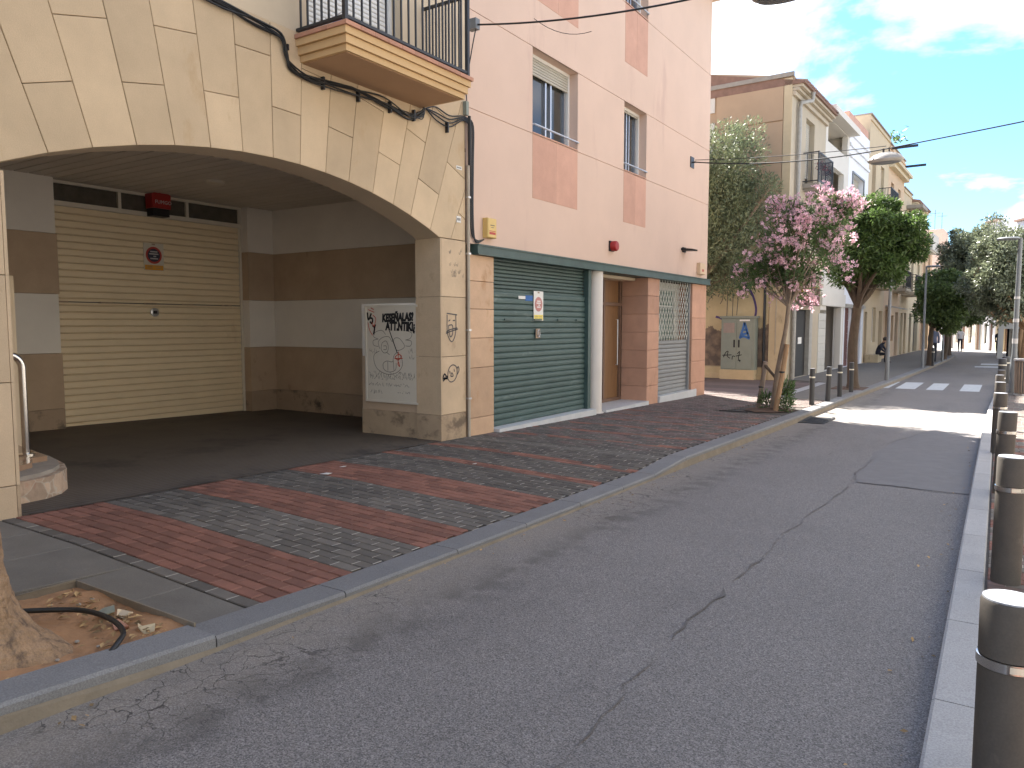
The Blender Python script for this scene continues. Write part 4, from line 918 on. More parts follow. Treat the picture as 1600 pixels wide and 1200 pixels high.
# ================================================================== SMALL THINGS ON THE NEAR FACADES
def yz(x): return lambda a, b: (x, a, b)
def vado_sign(name, label, x, yc, zc, w_, h_, faded):
    t = thing(name, label, 'sign', (x, yc, zc), 'no-parking signs on the garage shutters')
    MB().box(x, x+.006, yc-w_/2, yc+w_/2, zc-h_/2, zc+h_/2).build('plate', 'white_paint' if faded else 'panel_white', t)
    cz = zc+h_*.06; r = w_*.40
    def disc(r0, dx, mname, nm):
        m_ = MB(); m_.prism([(x+.006, yc+r0*math.cos(a), cz+r0*math.sin(a)) for a in [2*PI*i/28 for i in range(28)]], (dx,0,0)); m_.build(nm, mname, t)
    disc(r, .002, 'sign_faded' if faded else 'sign_red', 'ring'); disc(r*.77, .004, 'sign_faded' if faded else 'sign_dark', 'disc')
    m_ = MB()
    for k, (l_, o_) in enumerate(((.9,0),(1.15,-.02),(.35,.1),(.95,.02))):
        zz = cz+r*(.42-.27*k); m_.box(x+.010,x+.0115,yc-r*.5*l_+o_*r,yc+r*.5*l_+o_*r,zz-.010,zz+.010)
    m_.build('print', 'pale_cloth' if not faded else 'white_paint', t)
    MB().box(x+.006,x+.008,yc-w_*.46,yc+w_*.46,zc-h_*.48,zc-h_*.30).build('yellow_plate', 'sign_lemon' if faded else 'sign_yellow', t)
    m_ = MB()
    for k in range(2):
        for a, b in ((-.36,-.05),(.05,.36)): m_.box(x+.008,x+.0092,yc+w_*a,yc+w_*b,zc-h_*(.36+.06*k),zc-h_*(.345+.06*k))
    m_.box(x+.006,x+.0075,yc-.03,yc+.03,zc+h_*.43,zc+h_*.48)
    m_.build('print', 'brown_base', t)
vado_sign('no_parking_sign', 'round red and black no-parking plate with orange strip on the cream garage door', GX+.006, 7.40, 2.735, .36, .46, False)
vado_sign('no_parking_sign', 'faded no-parking plate with yellow strip on the green rolling shutter', FX-.098, 10.94, 1.905, .31, .50, True)
st = thing('sticker', 'white and blue strip sticker on the green rolling shutter', 'sticker', (FX-.10,10.5,2.03))
MB().box(FX-.103,FX-.099,10.32,10.53,2.01,2.06).build('white_part', 'white_paint', st); MB().box(FX-.103,FX-.099,10.532,10.76,1.985,2.075).build('blue_part', 'ink_blue', st)

def text_mesh(body, size, name, matn, parent, origin, xdir, zdir, ext=.002, sx=1.0, bold=0.0):
    c = D.curves.new(name, 'FONT'); c.body = body; c.size = size; c.offset = bold; c.extrude = ext; c.align_x = 'CENTER'; c.align_y = 'CENTER'; c.resolution_u = 2
    o = D.objects.new('tmp', c); COL.objects.link(o); bpy.context.view_layer.update()
    me = D.meshes.new_from_object(o.evaluated_get(bpy.context.evaluated_depsgraph_get())); D.objects.remove(o)
    xd, zd = Vector(xdir), Vector(zdir); nd = xd.cross(zd); og = Vector(origin)-ORG[parent.name]
    for v in me.vertices: p = v.co.copy(); v.co = og+xd*p.x*sx+zd*p.y+nd*p.z
    me.name = name; me.materials.clear(); me.materials.append(M[matn])
    o = D.objects.new(name, me); COL.objects.link(o); o.parent = parent; ORG[o.name] = ORG[parent.name]; return o
# fire box on the transom
fb = thing('motor_box', 'red motor box with a black foot on the transom above the cream garage door', 'motor box', (GX+.05,7.43,3.42))
mb = MB(); mb.prism([(GX+.05,7.27,3.53),(GX+.05,7.59,3.53),(GX+.05,7.60,3.76),(GX+.05,7.54,3.79),(GX+.05,7.32,3.79),(GX+.05,7.26,3.76)], (.20,0,0)); mb.build('body', 'red_plastic', fb)
MB().box(GX+.05,GX+.235,7.285,7.575,3.40,3.528).build('foot', 'black', fb)
text_mesh('FUMGO', .085, 'lettering', 'pale_cloth', fb, (GX+.252,7.46,3.63), (0,1,0), (0,0,1))
# graffiti on the steel panel of the pier (painted on: parts of the panel's building)
gp = lambda a, b: (a, 8.1625, b)
def draw(strokes, name, matn, to3, wd, parent=arch_b, k=5):
    m_ = MB()
    for s_ in strokes: ribbon(m_, s_, wd, to3, k)
    return m_.build(name, matn, parent)
px0, px1, pz0, pz1 = -7.92, -6.93, .48, 1.84        # panel area; u to the right in view = +X
U = lambda u, v: (px0+(px1-px0)*u, pz1-(pz1-pz0)*v)
def SU(lst): return [[U(*p) for p in s_] for s_ in lst]
text_mesh('KESEÑALAS?', .155, 'graffiti_lettering', 'ink', arch_b, (*gp(*U(.63,.11))[:1], 8.162, U(.63,.11)[1]), (1,0,.03), (.05,0,1), .001, .70, .011)
text_mesh('ATT.NTIKI¿', .165, 'graffiti_lettering', 'ink', arch_b, (U(.68,.205)[0], 8.1615, U(.68,.205)[1]), (1,0,-.02), (.05,0,1), .001, .68, .011)
draw(SU([[(.03,.05),(.05,.13),(.11,.06)],[(.07,.11),(.13,.12),(.12,.17),(.08,.15)],[(.13,.19),(.17,.22),(.15,.29)],[(.19,.18),(.17,.22)]]), 'graffiti_tag', 'ink', gp, .03)
draw(SU([[(.05,.02),(.17,.05)],[(.1,.0),(.16,.02)],[(.14,.08),(.2,.12),(.16,.2),(.12,.16)],[(.04,.16),(.07,.24),(.13,.3)],[(.57,.53),(.63,.56),(.7,.52),(.64,.50),(.57,.53)],[(.56,.545),(.72,.54)],[(.64,.47),(.63,.60)],[(.62,.6),(.66,.63),(.64,.58)]]), 'graffiti_tag', 'ink_red', lambda a,b: (a,8.161,b), .012)
draw(SU([[(.47,.25),(.62,.49)]]), 'graffiti_line', 'ink', lambda a,b: (a,8.1615,b), .016, k=1)
draw(
     [[(px0+(px1-px0)*(.04+.92*u), pz1-(pz1-pz0)*(.06+.62*v)) for u, v in s_] for s_ in
      [[(.38,.37),(.30,.30),(.16,.33),(.12,.41),(.22,.45)],[(.22,.45),(.11,.48),(.12,.56),(.22,.58)],[(.25,.62),(.22,.50),(.32,.42),(.45,.41),(.52,.49),(.58,.43),(.68,.44),(.78,.56),(.72,.62),(.62,.64),(.58,.58)],
       [(.30,.52),(.28,.62),(.34,.69),(.42,.66),(.43,.55),(.38,.48),(.30,.52)],[(.33,.57),(.39,.57),(.39,.63),(.33,.63)],[(.40,.68),(.46,.72)],[(.80,.30),(.93,.34),(.90,.43),(.80,.46)],[(.80,.46),(.92,.48),(.90,.56),(.80,.56)],
       [(.24,.66),(.13,.72),(.12,.84),(.20,.98),(.40,1.06),(.60,1.03),(.72,.92),(.72,.79),(.63,.68),(.55,.74),(.52,.84),(.40,.83),(.32,.88),(.34,.98),(.45,1.02),(.58,.98),(.6,.86)],[(.42,.84),(.42,1.0)],[(.54,.82),(.55,.99)]]],
     'graffiti_outline', 'ink_thin', lambda a,b: (a,8.1635,b), .009)
sc = []
for r_, (u0, u1, v, h_) in enumerate([(.04,.95,.72,.035),(.06,.93,.755,.03),(.05,.85,.83,.02),(.08,.32,.92,.03),(.62,.85,.91,.015),(.83,.92,.46,.03),(.84,.93,.52,.03),(.05,.2,.47,.03)]):
    u = u0
    while u < u1:
        L_ = [(u+random.uniform(-.01,.03), v+random.uniform(-h_,h_)) for _ in range(3)]; sc.append([U(*p) for p in L_]); u += .035
stuff(draw(sc, 'graffiti_scribble', 'ink_thin', lambda a,b: (a,8.1638,b), .006, k=3))
# doodles on the outer pillar
gq = yz(FX+.004)
draw([[(8.29,1.75),(8.53,1.73)],[(8.30,1.73),(8.30,1.50),(8.34,1.40),(8.40,1.35),(8.46,1.40),(8.50,1.52),(8.50,1.73)],[(8.33,1.64),(8.37,1.66)],[(8.43,1.65),(8.48,1.65)],[(8.28,1.49),(8.36,1.52),(8.53,1.545)],[(8.27,1.47),(8.4,1.5),(8.55,1.53)],[(8.33,1.58),(8.42,1.58),(8.42,1.46),(8.37,1.42),(8.34,1.5),(8.33,1.58)]], 'graffiti_doodle', 'ink_grey', gq, .017)
draw([[(8.31,.92),(8.35,.99),(8.43,1.02),(8.51,.98),(8.52,.88),(8.46,.80),(8.37,.78),(8.31,.83),(8.31,.92)],[(8.52,.96),(8.55,.99),(8.57,.94),(8.53,.88)],[(8.37,.86),(8.40,.91),(8.43,.86),(8.37,.86)],[(8.35,.94),(8.36,.90)],[(8.45,.96),(8.46,.92)],[(8.31,.86),(8.26,.86),(8.20,.83)]], 'graffiti_doodle', 'ink_grey', gq, .016)
draw([[(8.195,.85),(8.23,.90),(8.27,.87),(8.30,.85),(8.24,.83),(8.20,.80)],[(8.19,.84),(8.30,.83)]], 'graffiti_doodle', 'ink', gq, .022)
sc = []
for _ in range(16):
    y_, z_ = random.uniform(8.30,8.66), random.choice([2.62,2.66,2.45,2.35,2.3]); sc.append([(y_,z_),(y_+.02,z_-.035),(y_+.04,z_+.02)])
stuff(draw(sc, 'graffiti_scribble', 'ink_thin', gq, .005, k=3))
for y_, z_, w_, h_, lb in ((8.53,3.80,.13,.05,'small white nameplate high on the cream stone wall'),(8.53,3.08,.10,.09,'small square white number plate above the pillar')):
    t = thing('wall_plate', lb, 'plate', (FX,y_,z_)); MB().cbox(FX+.001,FX+.007,y_,y_+w_,z_-h_/2,z_+h_/2,.002).build('plate', 'white_paint', t)
    m_ = MB()
    for k in range(4): m_.box(FX+.007,FX+.0082,y_+w_*(.12+.2*k),y_+w_*(.24+.2*k),z_-h_*.2,z_+h_*.2)
    m_.build('print', 'ink_grey', t)
# cables along the wall, conduit
cb = thing('cable_bundle', 'bundle of black cables running under the balcony and down the corner', 'cables', (FX+.03,6.5,4.3))
base = [(FX+.03,3.2,4.90),(FX+.03,4.63,4.69),(FX+.03,5.14,4.66),(FX+.03,5.46,4.60),(FX+.03,5.53,4.45),(FX+.03,5.60,4.34),(FX+.03,5.85,4.30),(FX+.04,6.48,4.31),(FX+.04,7.02,4.31),(FX+.03,7.49,4.28),(FX+.03,7.74,4.32),(FX+.04,7.78,4.42)]
for k in range(6):
    q = [(x+random.uniform(-.005,.02), y+random.uniform(-.02,.02), z+random.uniform(-.045,.045)*(1 if 0 < i < len(base)-1 else .4)-(.05*math.sin(i*1.3+k) if 5 < i < 10 and k < 3 else 0)) for i, (x, y, z) in enumerate(base)]
    MB().tube(smoothpath(q, 5), random.choice([.008,.010,.013]), 6).build('cable', 'rubber', cb, smooth=True)
for k in range(4):
    q = [(FX+.03,7.85,4.44),(FX+.03,8.05,4.50-.05*k+random.uniform(-.02,.02)),(FX+.03,8.35,4.46-.05*k),(FX+.035,8.64,4.52-.02*k),(FX+.045,8.78,4.50-.02*k)]
    MB().tube(smoothpath(q, 5), .009, 6).build('cable', 'rubber', cb, smooth=True)
for k, dy in enumerate((0,.035,.06)):
    q = [(FX+.04,8.76,4.52),(FX+.05,8.82+dy,4.42),(FX+.03,8.84+dy,3.9),(FX+.03,8.83+dy,3.2),(FX+.03,8.86+dy,2.90-.02*k),(FX+.03,9.0,2.82-.015*k),(FX+.03,9.16,2.85)]
    MB().tube(smoothpath(q, 5), .010, 6).build('cable', 'rubber', cb, smooth=True)
MB().tube([(FX+.045,8.79,4.55),(FX+.045,8.79,3.86)], .022, 8).build('sleeve', 'rubber', cb)
for y_ in (5.55,6.05,6.6,7.15,7.6,8.3): MB().box(FX,FX+.05,y_-.012,y_+.012,4.22 if y_ > 5.6 else 4.5,4.36 if y_ > 5.6 else 4.56).build('clip', 'iron', cb)
MB().box(FX+.0,FX+.06,8.70,8.76,4.55,4.74).build('junction_box', 'cab_green', cb)
cd = thing('conduit', 'pale weathered metal conduit down the corner between the two buildings', 'pipe', (FX+.025,8.77,-.1))
MB().tube([(FX+.028,8.775,-.15),(FX+.028,8.775,3.86)], .024, 10).build('pipe', 'conduit', cd, smooth=True)
for z_ in (.5,1.5,2.6,3.4): MB().box(FX,FX+.056,8.745,8.805,z_,z_+.025).build('clamp', 'alu', cd)
# alarm boxes, red sounder, black lamp, cable bracket
al = thing('alarm_box', 'cream yellow alarm box with a red label beside the corner cables', 'alarm box', (FX,9.28,2.88))
MB().cbox(FX+.001,FX+.10,9.17,9.40,2.88,3.17,.012).build('case', 'yellow_plastic', al)
mm = MB(); mm.box(FX+.10,FX+.102,9.205,9.365,2.93,2.965); mm.box(FX+.10,FX+.102,9.205,9.365,2.975,2.985); mm.build('red_label', 'sign_red', al)
mm = MB(); mm.box(FX+.10,FX+.102,9.23,9.34,3.06,3.07); mm.box(FX+.10,FX+.102,9.25,9.32,3.03,3.037); mm.build('print', 'ink_grey', al)
al = thing('alarm_box', 'cream alarm box with a red dot at the far end of the pink wall', 'alarm box', (FX,18.7,2.86))
MB().cbox(FX+.001,FX+.10,18.55,18.95,2.86,3.15,.012).build('case', 'cream_plastic', al)
MB().box(FX+.10,FX+.103,18.68,18.80,2.93,2.99).build('red_label', 'sign_red', al)
rs = thing('alarm_sounder', 'round red alarm sounder on the pink wall', 'alarm', (FX,13.55,3.13))
mm = MB(); mm.lathe([(.10,0),(.10,.09),(.085,.11),(0.02,.115)], (0,0,0), 18); mm.v = [(FX+.03+z,13.55+x,3.13+y) for x, y, z in mm.v]; mm.build('dome', 'red_plastic', rs, smooth=True)
MB().box(FX,FX+.03,13.45,13.65,3.03,3.23).build('base', 'black', rs)
wl = thing('wall_lamp', 'small flat black wall lamp on the pink wall', 'lamp', (FX,17.6,3.37))
MB().prism([(FX+.0,17.42,3.37),(FX+.28,17.42,3.36),(FX+.30,17.42,3.39),(FX+.0,17.42,3.43)], (0,.34,0)).build('shade', 'black', wl)
MB().box(FX,FX+.03,17.5,17.68,3.33,3.45).build('base', 'iron', wl)
# overhead cables and hanging street lamps
def hang(p, q, sag, n=24):
    p, q = Vector(p), Vector(q); return [p+(q-p)*t-Vector((0,0,sag*4*t*(1-t))) for t in [i/n for i in range(n+1)]]
def cable(label, path, r=.012):
    t = thing('overhead_cable', label, 'cable', path[0]); MB().tube(path, r, 6).build('wire', 'rubber', t, smooth=True); return t
c1 = cable('black cable strung across the street from the iron bracket on the pink wall', [Vector(p) for p in hang((-6.42,18.05,5.55),(-2.2,18.05,5.34),.14)]+hang((-2.2,18.05,5.34),(4.2,18.05,5.98),.02)[1:], .014)
MB().box(FX,FX+.02,17.93,18.17,5.42,5.68).build('wall_plate', 'iron', c1); MB().tube([(FX+.02,18.05,5.55),(FX+.10,18.05,5.55)], .02, 8).build('hook', 'iron', c1)
cable('thin upper cable running just above the hanging street lamp', [Vector(p) for p in hang((-6.42,18.05,5.60),(-2.2,18.05,5.40),.05)], .008)
c2_ = cable('black service cable crossing the street from the right corner of the balcony', [Vector(p) for p in hang((-6.2,8.62,5.70),(-2.15,8.8,5.42),.12)]+hang((-2.15,8.8,5.42),(4.2,8.9,5.9),.05)[1:], .012)
MB().tube([Vector((-6.2,8.62,5.70)),Vector((-6.25,8.60,5.45)),Vector((FX+.05,8.70,4.95)),Vector((FX+.05,8.74,4.6))], .008, 6).build('drop_wire', 'rubber', c2_)
MB().tube(hang((-5.3,8.66,5.60),(-4.5,8.75,5.30),.1,8), .004, 5).build('loose_wire', 'rubber', c2_)
MB().box(-6.32,-6.18,8.57,8.67,5.64,5.78).build('clamp', 'lamp_grey', c2_)
for (x, y, z), lb in (((-2.2,18.05,5.05),'oval pale street lamp hung from the cable over the road'),((-2.15,8.8,5.20),'oval pale street lamp hung at the very top edge of the picture')):
    t = thing('hanging_lamp', lb, 'street lamp', (x,y,z), 'street lamps hung over the road')
    mm = MB(); mm.lathe([(.02,0),(.27,.0),(.33,.03),(.345,.06),(.31,.10),(.25,.155),(.12,.21),(.05,.22)], (0,0,0), 24)
    mm.v = [(x+a*1.05,y+b*.62,z+c) for a, b, c in mm.v]; mm.build('shell', 'lamp_pale', t, smooth=True)
    mm = MB(); mm.lathe([(.02,-.03),(.2,-.02),(.28,-.001)], (0,0,0), 20); mm.v = [(x+a*1.05,y+b*.62,z+c) for a, b, c in mm.v]; mm.build('diffuser', 'lamp_grey', t, smooth=True)
    MB().tube([(x-.05,y,z+.21),(x-.05,y,z+.30)], .02, 8).tube([(x+.06,y,z+.21),(x+.06,y,z+.31)], .015, 8).build('bracket', 'iron', t)

# ================================================================== BOLLARDS
def bollard(x, y, zg, h, r, matn, lb, grp, dark=False):
    t = thing('bollard', lb, 'bollard', (x,y,zg), grp)
    MB().lathe([(r,0),(r,h-.215),(r*1.0,h-.213)], (x,y,zg), 28).lathe([(r,h-.178),(r,h-.012),(r*.96,h-.002)], (x,y,zg), 28).build('post', matn, t, smooth=True)
    MB().lathe([(r*.97,h-.212),(r*1.06,h-.210),(r*1.06,h-.181),(r*.97,h-.179)], (x,y,zg), 28).build('ring', 'steel' if not dark else 'reflect', t, smooth=True)
    if not dark:
        m_ = MB()
        for i in range(5):
            a0 = -.65+i*.11; a1 = a0+.11
            m_.plate([(x+r*1.075*math.cos(a),y+r*1.075*math.sin(a),zg+h-z_) for a, z_ in ((a0-PI/2+.7,.205),(a1-PI/2+.7,.205),(a1-PI/2+.7,.185),(a0-PI/2+.7,.185))])
        m_.build('reflector', 'reflect', t)
    MB().lathe([(.001,h-.001),(r*.955,h-.001),(r*.94,h+.004),(.001,h+.005)], (x,y,zg), 28).build('cap', 'bollard_cap', t)
    t.rotation_euler = (random.gauss(0,.008), random.gauss(0,.008), 0)
    return t
G1 = 'brown bollards along the right kerb'
RB = [(.068,2.72,.715),(.10,5.50,.80),(.09,8.75,.82),(.05,11.95,.82),(.055,15.2,.82),(.06,18.4,.82),(.10,21.6,.80)]
RL = ['nearest and largest brown steel bollard at the bottom right corner','second brown bollard up the right kerb, its whole shaft in view','third brown bollard up the right kerb','fourth brown bollard up the right kerb',
      'fifth brown bollard up the right kerb, lit by the strip of sun','sixth brown bollard up the right kerb just beyond the strip of sun','seventh brown bollard up the right kerb near the crossing']
for (x, y, h), lb in zip(RB, RL): bollard(x, y, KR(y)-.008, h, .081, 'bollard', lb, G1)
for (x, y), lb in (((.13,27.6),'dark bollard beside the lamp post on the right, nearer of two'),((.24,29.2),'dark bollard beside the lamp post on the right, farther of two')):
    bollard(x, y, KR(y)-.008, .86, .11, 'bollard_dark', lb, 'dark bollards by the right lamp post', True)
G2_ = 'slim dark bollards along the left kerb'
for (x, y), lb in zip([(-3.50,17.84),(-3.40,19.17),(-3.39,20.71),(-3.38,22.44)], ['first slim dark bollard past the pink flowering tree','second slim dark bollard past the pink flowering tree','third slim dark bollard past the pink flowering tree','fourth slim dark bollard, in front of the dark tree trunk']):
    bollard(x, y, ZS(x,y), .83, .058, 'bollard_dark', lb, G2_, True)
bollard(-2.46, 38.7, ZS(-2.5,38.7), .83, .058, 'bollard_dark', 'slim dark bollard in front of the walking person', G2_, True)

# ================================================================== LAMP POSTS
def lamp_post(x, y, zg, h, r, arm, lb):
    t = thing('street_lamp', lb, 'street lamp', (x,y,zg), 'post-top street lamps')
    MB().tube([(x,y,zg),(x,y,zg+1.0),(x,y,zg+1.05),(x,y,zg+h)], [r,r*.95,r*.8,r*.62], 14).build('pole', 'lamp_grey', t, smooth=True)
    mm = MB(); mm.lathe([(.01,-.035),(.27,-.03),(.30,.0),(.24,.035),(.01,.05)], (0,0,0), 20); mm.v = [(x+arm*.5+a*1.0,y+b*.75,zg+h+c) for a, b, c in mm.v]
    mm.build('lamp_head', 'lamp_grey', t, smooth=True)
    return t
l_ = lamp_post(.385, 25.4, KR(25.4)-.008, 4.32, .085, -.56, 'tall grey lamp post on the right pavement with its flat head over the road')
for z_, hh in ((1.95,.10),(1.35,.14),(2.6,.07)): MB().lathe([(.071,0),(.071,hh)], (.385,25.4,z_-.3), 14).build('sticker', 'pale_cloth', l_)
lamp_post(-3.12, 27.99, ZS(-3.1,28), 4.4, .07, .5, 'grey lamp post standing in front of the sand-coloured house')
lamp_post(-2.73, 36.73, ZS(-2.7,36.7), 4.35, .065, .5, 'grey lamp post with a flat head beside the seated man')
lamp_post(-2.36, 43.56, ZS(-2.4,43.5), 4.0, .06, .5, 'farthest grey lamp post, behind the walking person')
# litter bin
lbn = thing('litter_bin', 'grey slatted litter bin with a pale steel rim beside the right lamp post', 'bin', (.62,24.3,KR(24.3)))
zb = KR(24.3)
MB().lathe([(.17,0.06),(.20,.9)], (.62,24.3,zb), 20).build('liner', 'lamp_grey', lbn)
for i in range(20):
    a = 2*PI*i/20; cx_, cy_ = .62+.215*math.cos(a), 24.3+.215*math.sin(a)
    MB().tube([(.62+.19*math.cos(a),24.3+.19*math.sin(a),zb+.06),(cx_,cy_,zb+.92)], .022, 5).build('slat', 'log_grey', lbn)
MB().lathe([(.20,.93),(.25,.93),(.26,.96),(.25,.99),(.19,.99),(.19,.94)], (.62,24.3,zb), 22).build('rim', 'alu', lbn, smooth=True)
MB().lathe([(.0,0),(.22,0),(.22,.05),(.0,.05)], (.62,24.3,zb), 22).build('foot', 'alu', lbn)

# ================================================================== HOUSES ALONG THE LEFT SIDE
RZ = -.035
def fpt(Y): return (-6.05+.035*(Y-26), Y, -.30)
def recalc_window(parent, y0, y1, z0, z1, x, kind):
    """fills one opening: window / shutter / door / dark / garage / panel"""
    if kind in ('window', 'shutter'):
        mb = MB(); f = .06
        mb.box(x,x+.06,y0,y0+f,z0,z1); mb.box(x,x+.06,y1-f,y1,z0,z1); mb.box(x,x+.06,y0+f,y1-f,z1-f,z1); mb.box(x,x+.06,y0+f,y1-f,z0,z0+f); mb.box(x,x+.05,(y0+y1)/2-.03,(y0+y1)/2+.03,z0+f,z1-f)
        w_ = mb.build('window', 'shutter_white' if kind == 'shutter' else 'frame_white', parent)
        if kind == 'window': MB().box(x-.01,x+.01,y0,y1,z0,z1).build('pane', 'dark_glass', w_)
        else:
            MB().box(x-.03,x-.01,y0,y1,z0,z1).build('backing', 'brown_wall', w_); z = z0+f
            me = mesh_of(MB().prism([(0,0,0),(.035,0,-.03),(.035,0,-.02),(0,0,.012)], (0,y1-y0-2*f,0)), 'louvre', 'shutter_white')
            while z < z1-f:
                o = D.objects.new('louvre', me); COL.objects.link(o); o.parent = w_; o.location = (x+.01,y0+f,z); z += .085
        return w_
    if kind == 'blind':
        w_ = MB().box(x-.01,x+.01,y0,y1,z0,z1).build('window', 'dark_glass', parent)
        me = slat_mesh(y1-y0-.1, .07, 'blind_grey', .006); z = z0+(z1-z0)*.15
        while z < z1-.03:
            o = D.objects.new('blind_slat', me); COL.objects.link(o); o.parent = w_; o.location = (x+.03,y0+.05,z); z += .075
        return w_
    if kind in ('tile_brown', 'tile_red'):
        z = z0; k = 'brown_tile' if kind == 'tile_brown' else 'red_tile'
        while z < z1-.02:
            MB().box(x-.05,x,y0,y1,z+.006,min(z+.29,z1)).build('tile_row', k, parent); z += .295
        return MB().box(x-.1,x-.052,y0,y1,z0,z1).build('backing', 'joint', parent)
    d = MB().box(x-.05,x,y0,y1,z0,z1).build('door', {'door':'brown_door','black':'black','dark':'dark_glass','wood':'dark_wood','grey':'lamp_grey'}[kind], parent)
    if kind in ('door','wood'):
        ym = (y0+y1)/2
        for a, b in ((y0+.1,ym-.05),(ym+.05,y1-.1)): MB().box(x,x+.02,a,b,z0+.2,(z0+z1)/2-.05).box(x,x+.02,a,b,(z0+z1)/2+.05,z1-.15).build('door_panel', d.data.materials[0], d)
    return d
def balcony_far(parent, y0, y1, z, dep, hgt=1.0, mslab='beige_front', flowers=False, step=.14):
    b = MB().box(.002,dep,y0,y1,z-.16,z).box(.002,dep-.08,y0+.08,y1-.08,z-.24,z-.16).build('balcony', mslab, parent)
    mb = MB()
    for z_ in (.08,hgt): mb.box(dep-.05,dep-.02,y0+.02,y1-.02,z+z_-.02,z+z_+.015).box(.0,dep-.05,y0+.02,y0+.05,z+z_-.02,z+z_+.015).box(.0,dep-.05,y1-.05,y1-.02,z+z_-.02,z+z_+.015)
    r = mb.build('railing', 'iron', b)
    me = mesh_of(MB().box(-.011,.011,-.011,.011,.08,hgt-.02), 'baluster', 'iron')
    def bar_(x, y):
        o = D.objects.new('baluster', me); COL.objects.link(o); o.parent = r; o.location = (x,y,z)
    n = int((y1-y0)/step)
    for i in range(1,n): bar_(dep-.035, y0+(y1-y0)*i/n)
    for i in range(1,int(dep/.14)): bar_(i*.14, y0+.035); bar_(i*.14, y1-.035)
    for y_ in (y0+.035,y1-.035): MB().box(dep-.055,dep-.015,y_-.02,y_+.02,z,z+hgt+.02).build('post', 'iron', r)
    return b
def house(label, Y0, Y1, H, wallm, openings, depth=9.0, eave=None, grooves=(), side='same', group='houses along the left side of the street', roof='flat', loc=None, rz=RZ):
    w_ = (Y1-Y0)/math.cos(RZ)-.01
    t = thing('house', label, 'house', loc or fpt(Y0), group, rz)
    ORG[t.name] = Vector((0,0,0))
    mb = MB(); holes = [(a,b,c,d) for a, b, c, d, k, *_ in openings]
    wall_holes(mb, 0, 0, w_, -.3, H, holes, .22, 0, grooves)
    mb.add([(0,0,-.3),(-depth,0,-.3),(-depth,0,H),(0,0,H)], [(0,1,2,3)], 1)
    mb.add([(0,w_,-.3),(-depth,w_,-.3),(-depth,w_,H),(0,w_,H)], [(0,1,2,3)], 0)
    mb.add([(-depth,0,-.3),(-depth,w_,-.3),(-depth,w_,H),(-depth,0,H)], [(0,1,2,3)], 0)
    mb.add([(0,0,H),(-depth,0,H),(-depth,w_,H),(0,w_,H)], [(0,1,2,3)], 0)
    mb.build('wall', [wallm, wallm if side == 'same' else side], t)
    for o in openings:
        a, b, c, d, k = o[:5]
        if k != 'none': recalc_window(t, a, b, c, d, -(o[5] if len(o) > 5 else .22)+.01, k)
        if k in ('window','blind','wood') and c > 2.3 and (len(o) < 7): MB().box(-.15,.06,a-.06,b+.06,c-.06,c-.002).build('sill', wallm, t)
    if roof == 'gable':
        r_ = MB().prism([(.40,-.05,H+.0),(.40,-.05,H+.06),(-depth/2,-.05,H+1.2),(-depth-.3,-.05,H+.06),(-depth-.3,-.05,H)], (0,w_+.08,0)).build('roof', 'roof_tile', t)
        me = mesh_of(MB().prism([(.46,0,0),(.46,.10,0),(.455,.05,.07),(-1.4,.05,.41),(-1.4,0,.34),(-1.4,.10,.34)][:3], (-1.9,0,.42)), 'tile', 'roof_tile')
        y = .02
        while y < w_-.1:
            o_ = D.objects.new('roof_tile', me); COL.objects.link(o_); o_.parent = r_; o_.location = (0,y,H+.055); y += .2
        for k_, (x_, za, zb) in enumerate(((.10,H-.34,H-.2),(.20,H-.19,H-.1),(.32,H-.09,H-.005))): MB().box(.001,x_,-.01,w_,za,zb).build('cornice', wallm, t)
    elif roof == 'slab': MB().box(-depth-.1,.35,-.03,w_,H+.002,H+.18).build('roof', 'cement', t)
    elif roof == 'parapet':
        MB().box(.001,.05,0,w_,H-.25,H-.12).build('cornice', wallm, t); MB().box(-depth,.07,-.02,w_,H+.002,H+.07).build('coping', 'cement', t)
    return t
# 1: tan gabled corner house ------------------------------------------------
h1 = house('tan corner house with banded gable, graffitied plaster base and a black doorway', 26.2, 31.0, 9.75, 'beige_front',
  [(.62,1.28,0,2.42,'grey',.35),(1.30,3.55,0,2.42,'none',.9),(1.85,3.05,6.80,9.1,'blind',.22,0),(1.6,2.9,3.3,5.4,'wood')], side='tan_wall', roof='gable')
MB().box(-.95,-.9,1.3,3.55,-.1,2.42).build('inner_wall', 'joint', h1)
MB().box(-.86,-.05,1.32,1.36,-.05,2.4).build('jamb', 'black', h1)
dr = MB().prism([(-.12,1.42,0),(-.12,3.05,0),(-.12,3.05,2.4),(-.12,1.42,2.4)], (-.06,0,0)).build('door', 'black', h1)
MB().box(-.118,-.112,2.05,2.55,1.18,1.42).build('notice', 'white_paint', dr)
MB().box(-.14,.03,3.08,3.5,-.1,2.9).build('jamb', 'lamp_pale', h1)
MB().lathe([(.0,0),(.16,.05),(.24,.45),(.16,.85),(.0,.9)], (-.32,1.0,.25), 14).build('oval_ornament', 'dark_wood', h1)
MB().box(.002,.30,1.2,3.2,3.02,3.22).build('shop_sign', 'orange_sign', h1)
MB().box(.31,.34,1.25,3.15,2.55,3.2).build('shop_sign', 'maroon_sign', h1)
MB().box(.002,.36,1.2,3.6,3.24,3.38).build('canopy', 'beige_front', h1)
balcony_far(h1, 1.55, 3.75, 6.78, .55, 1.05, 'cement')
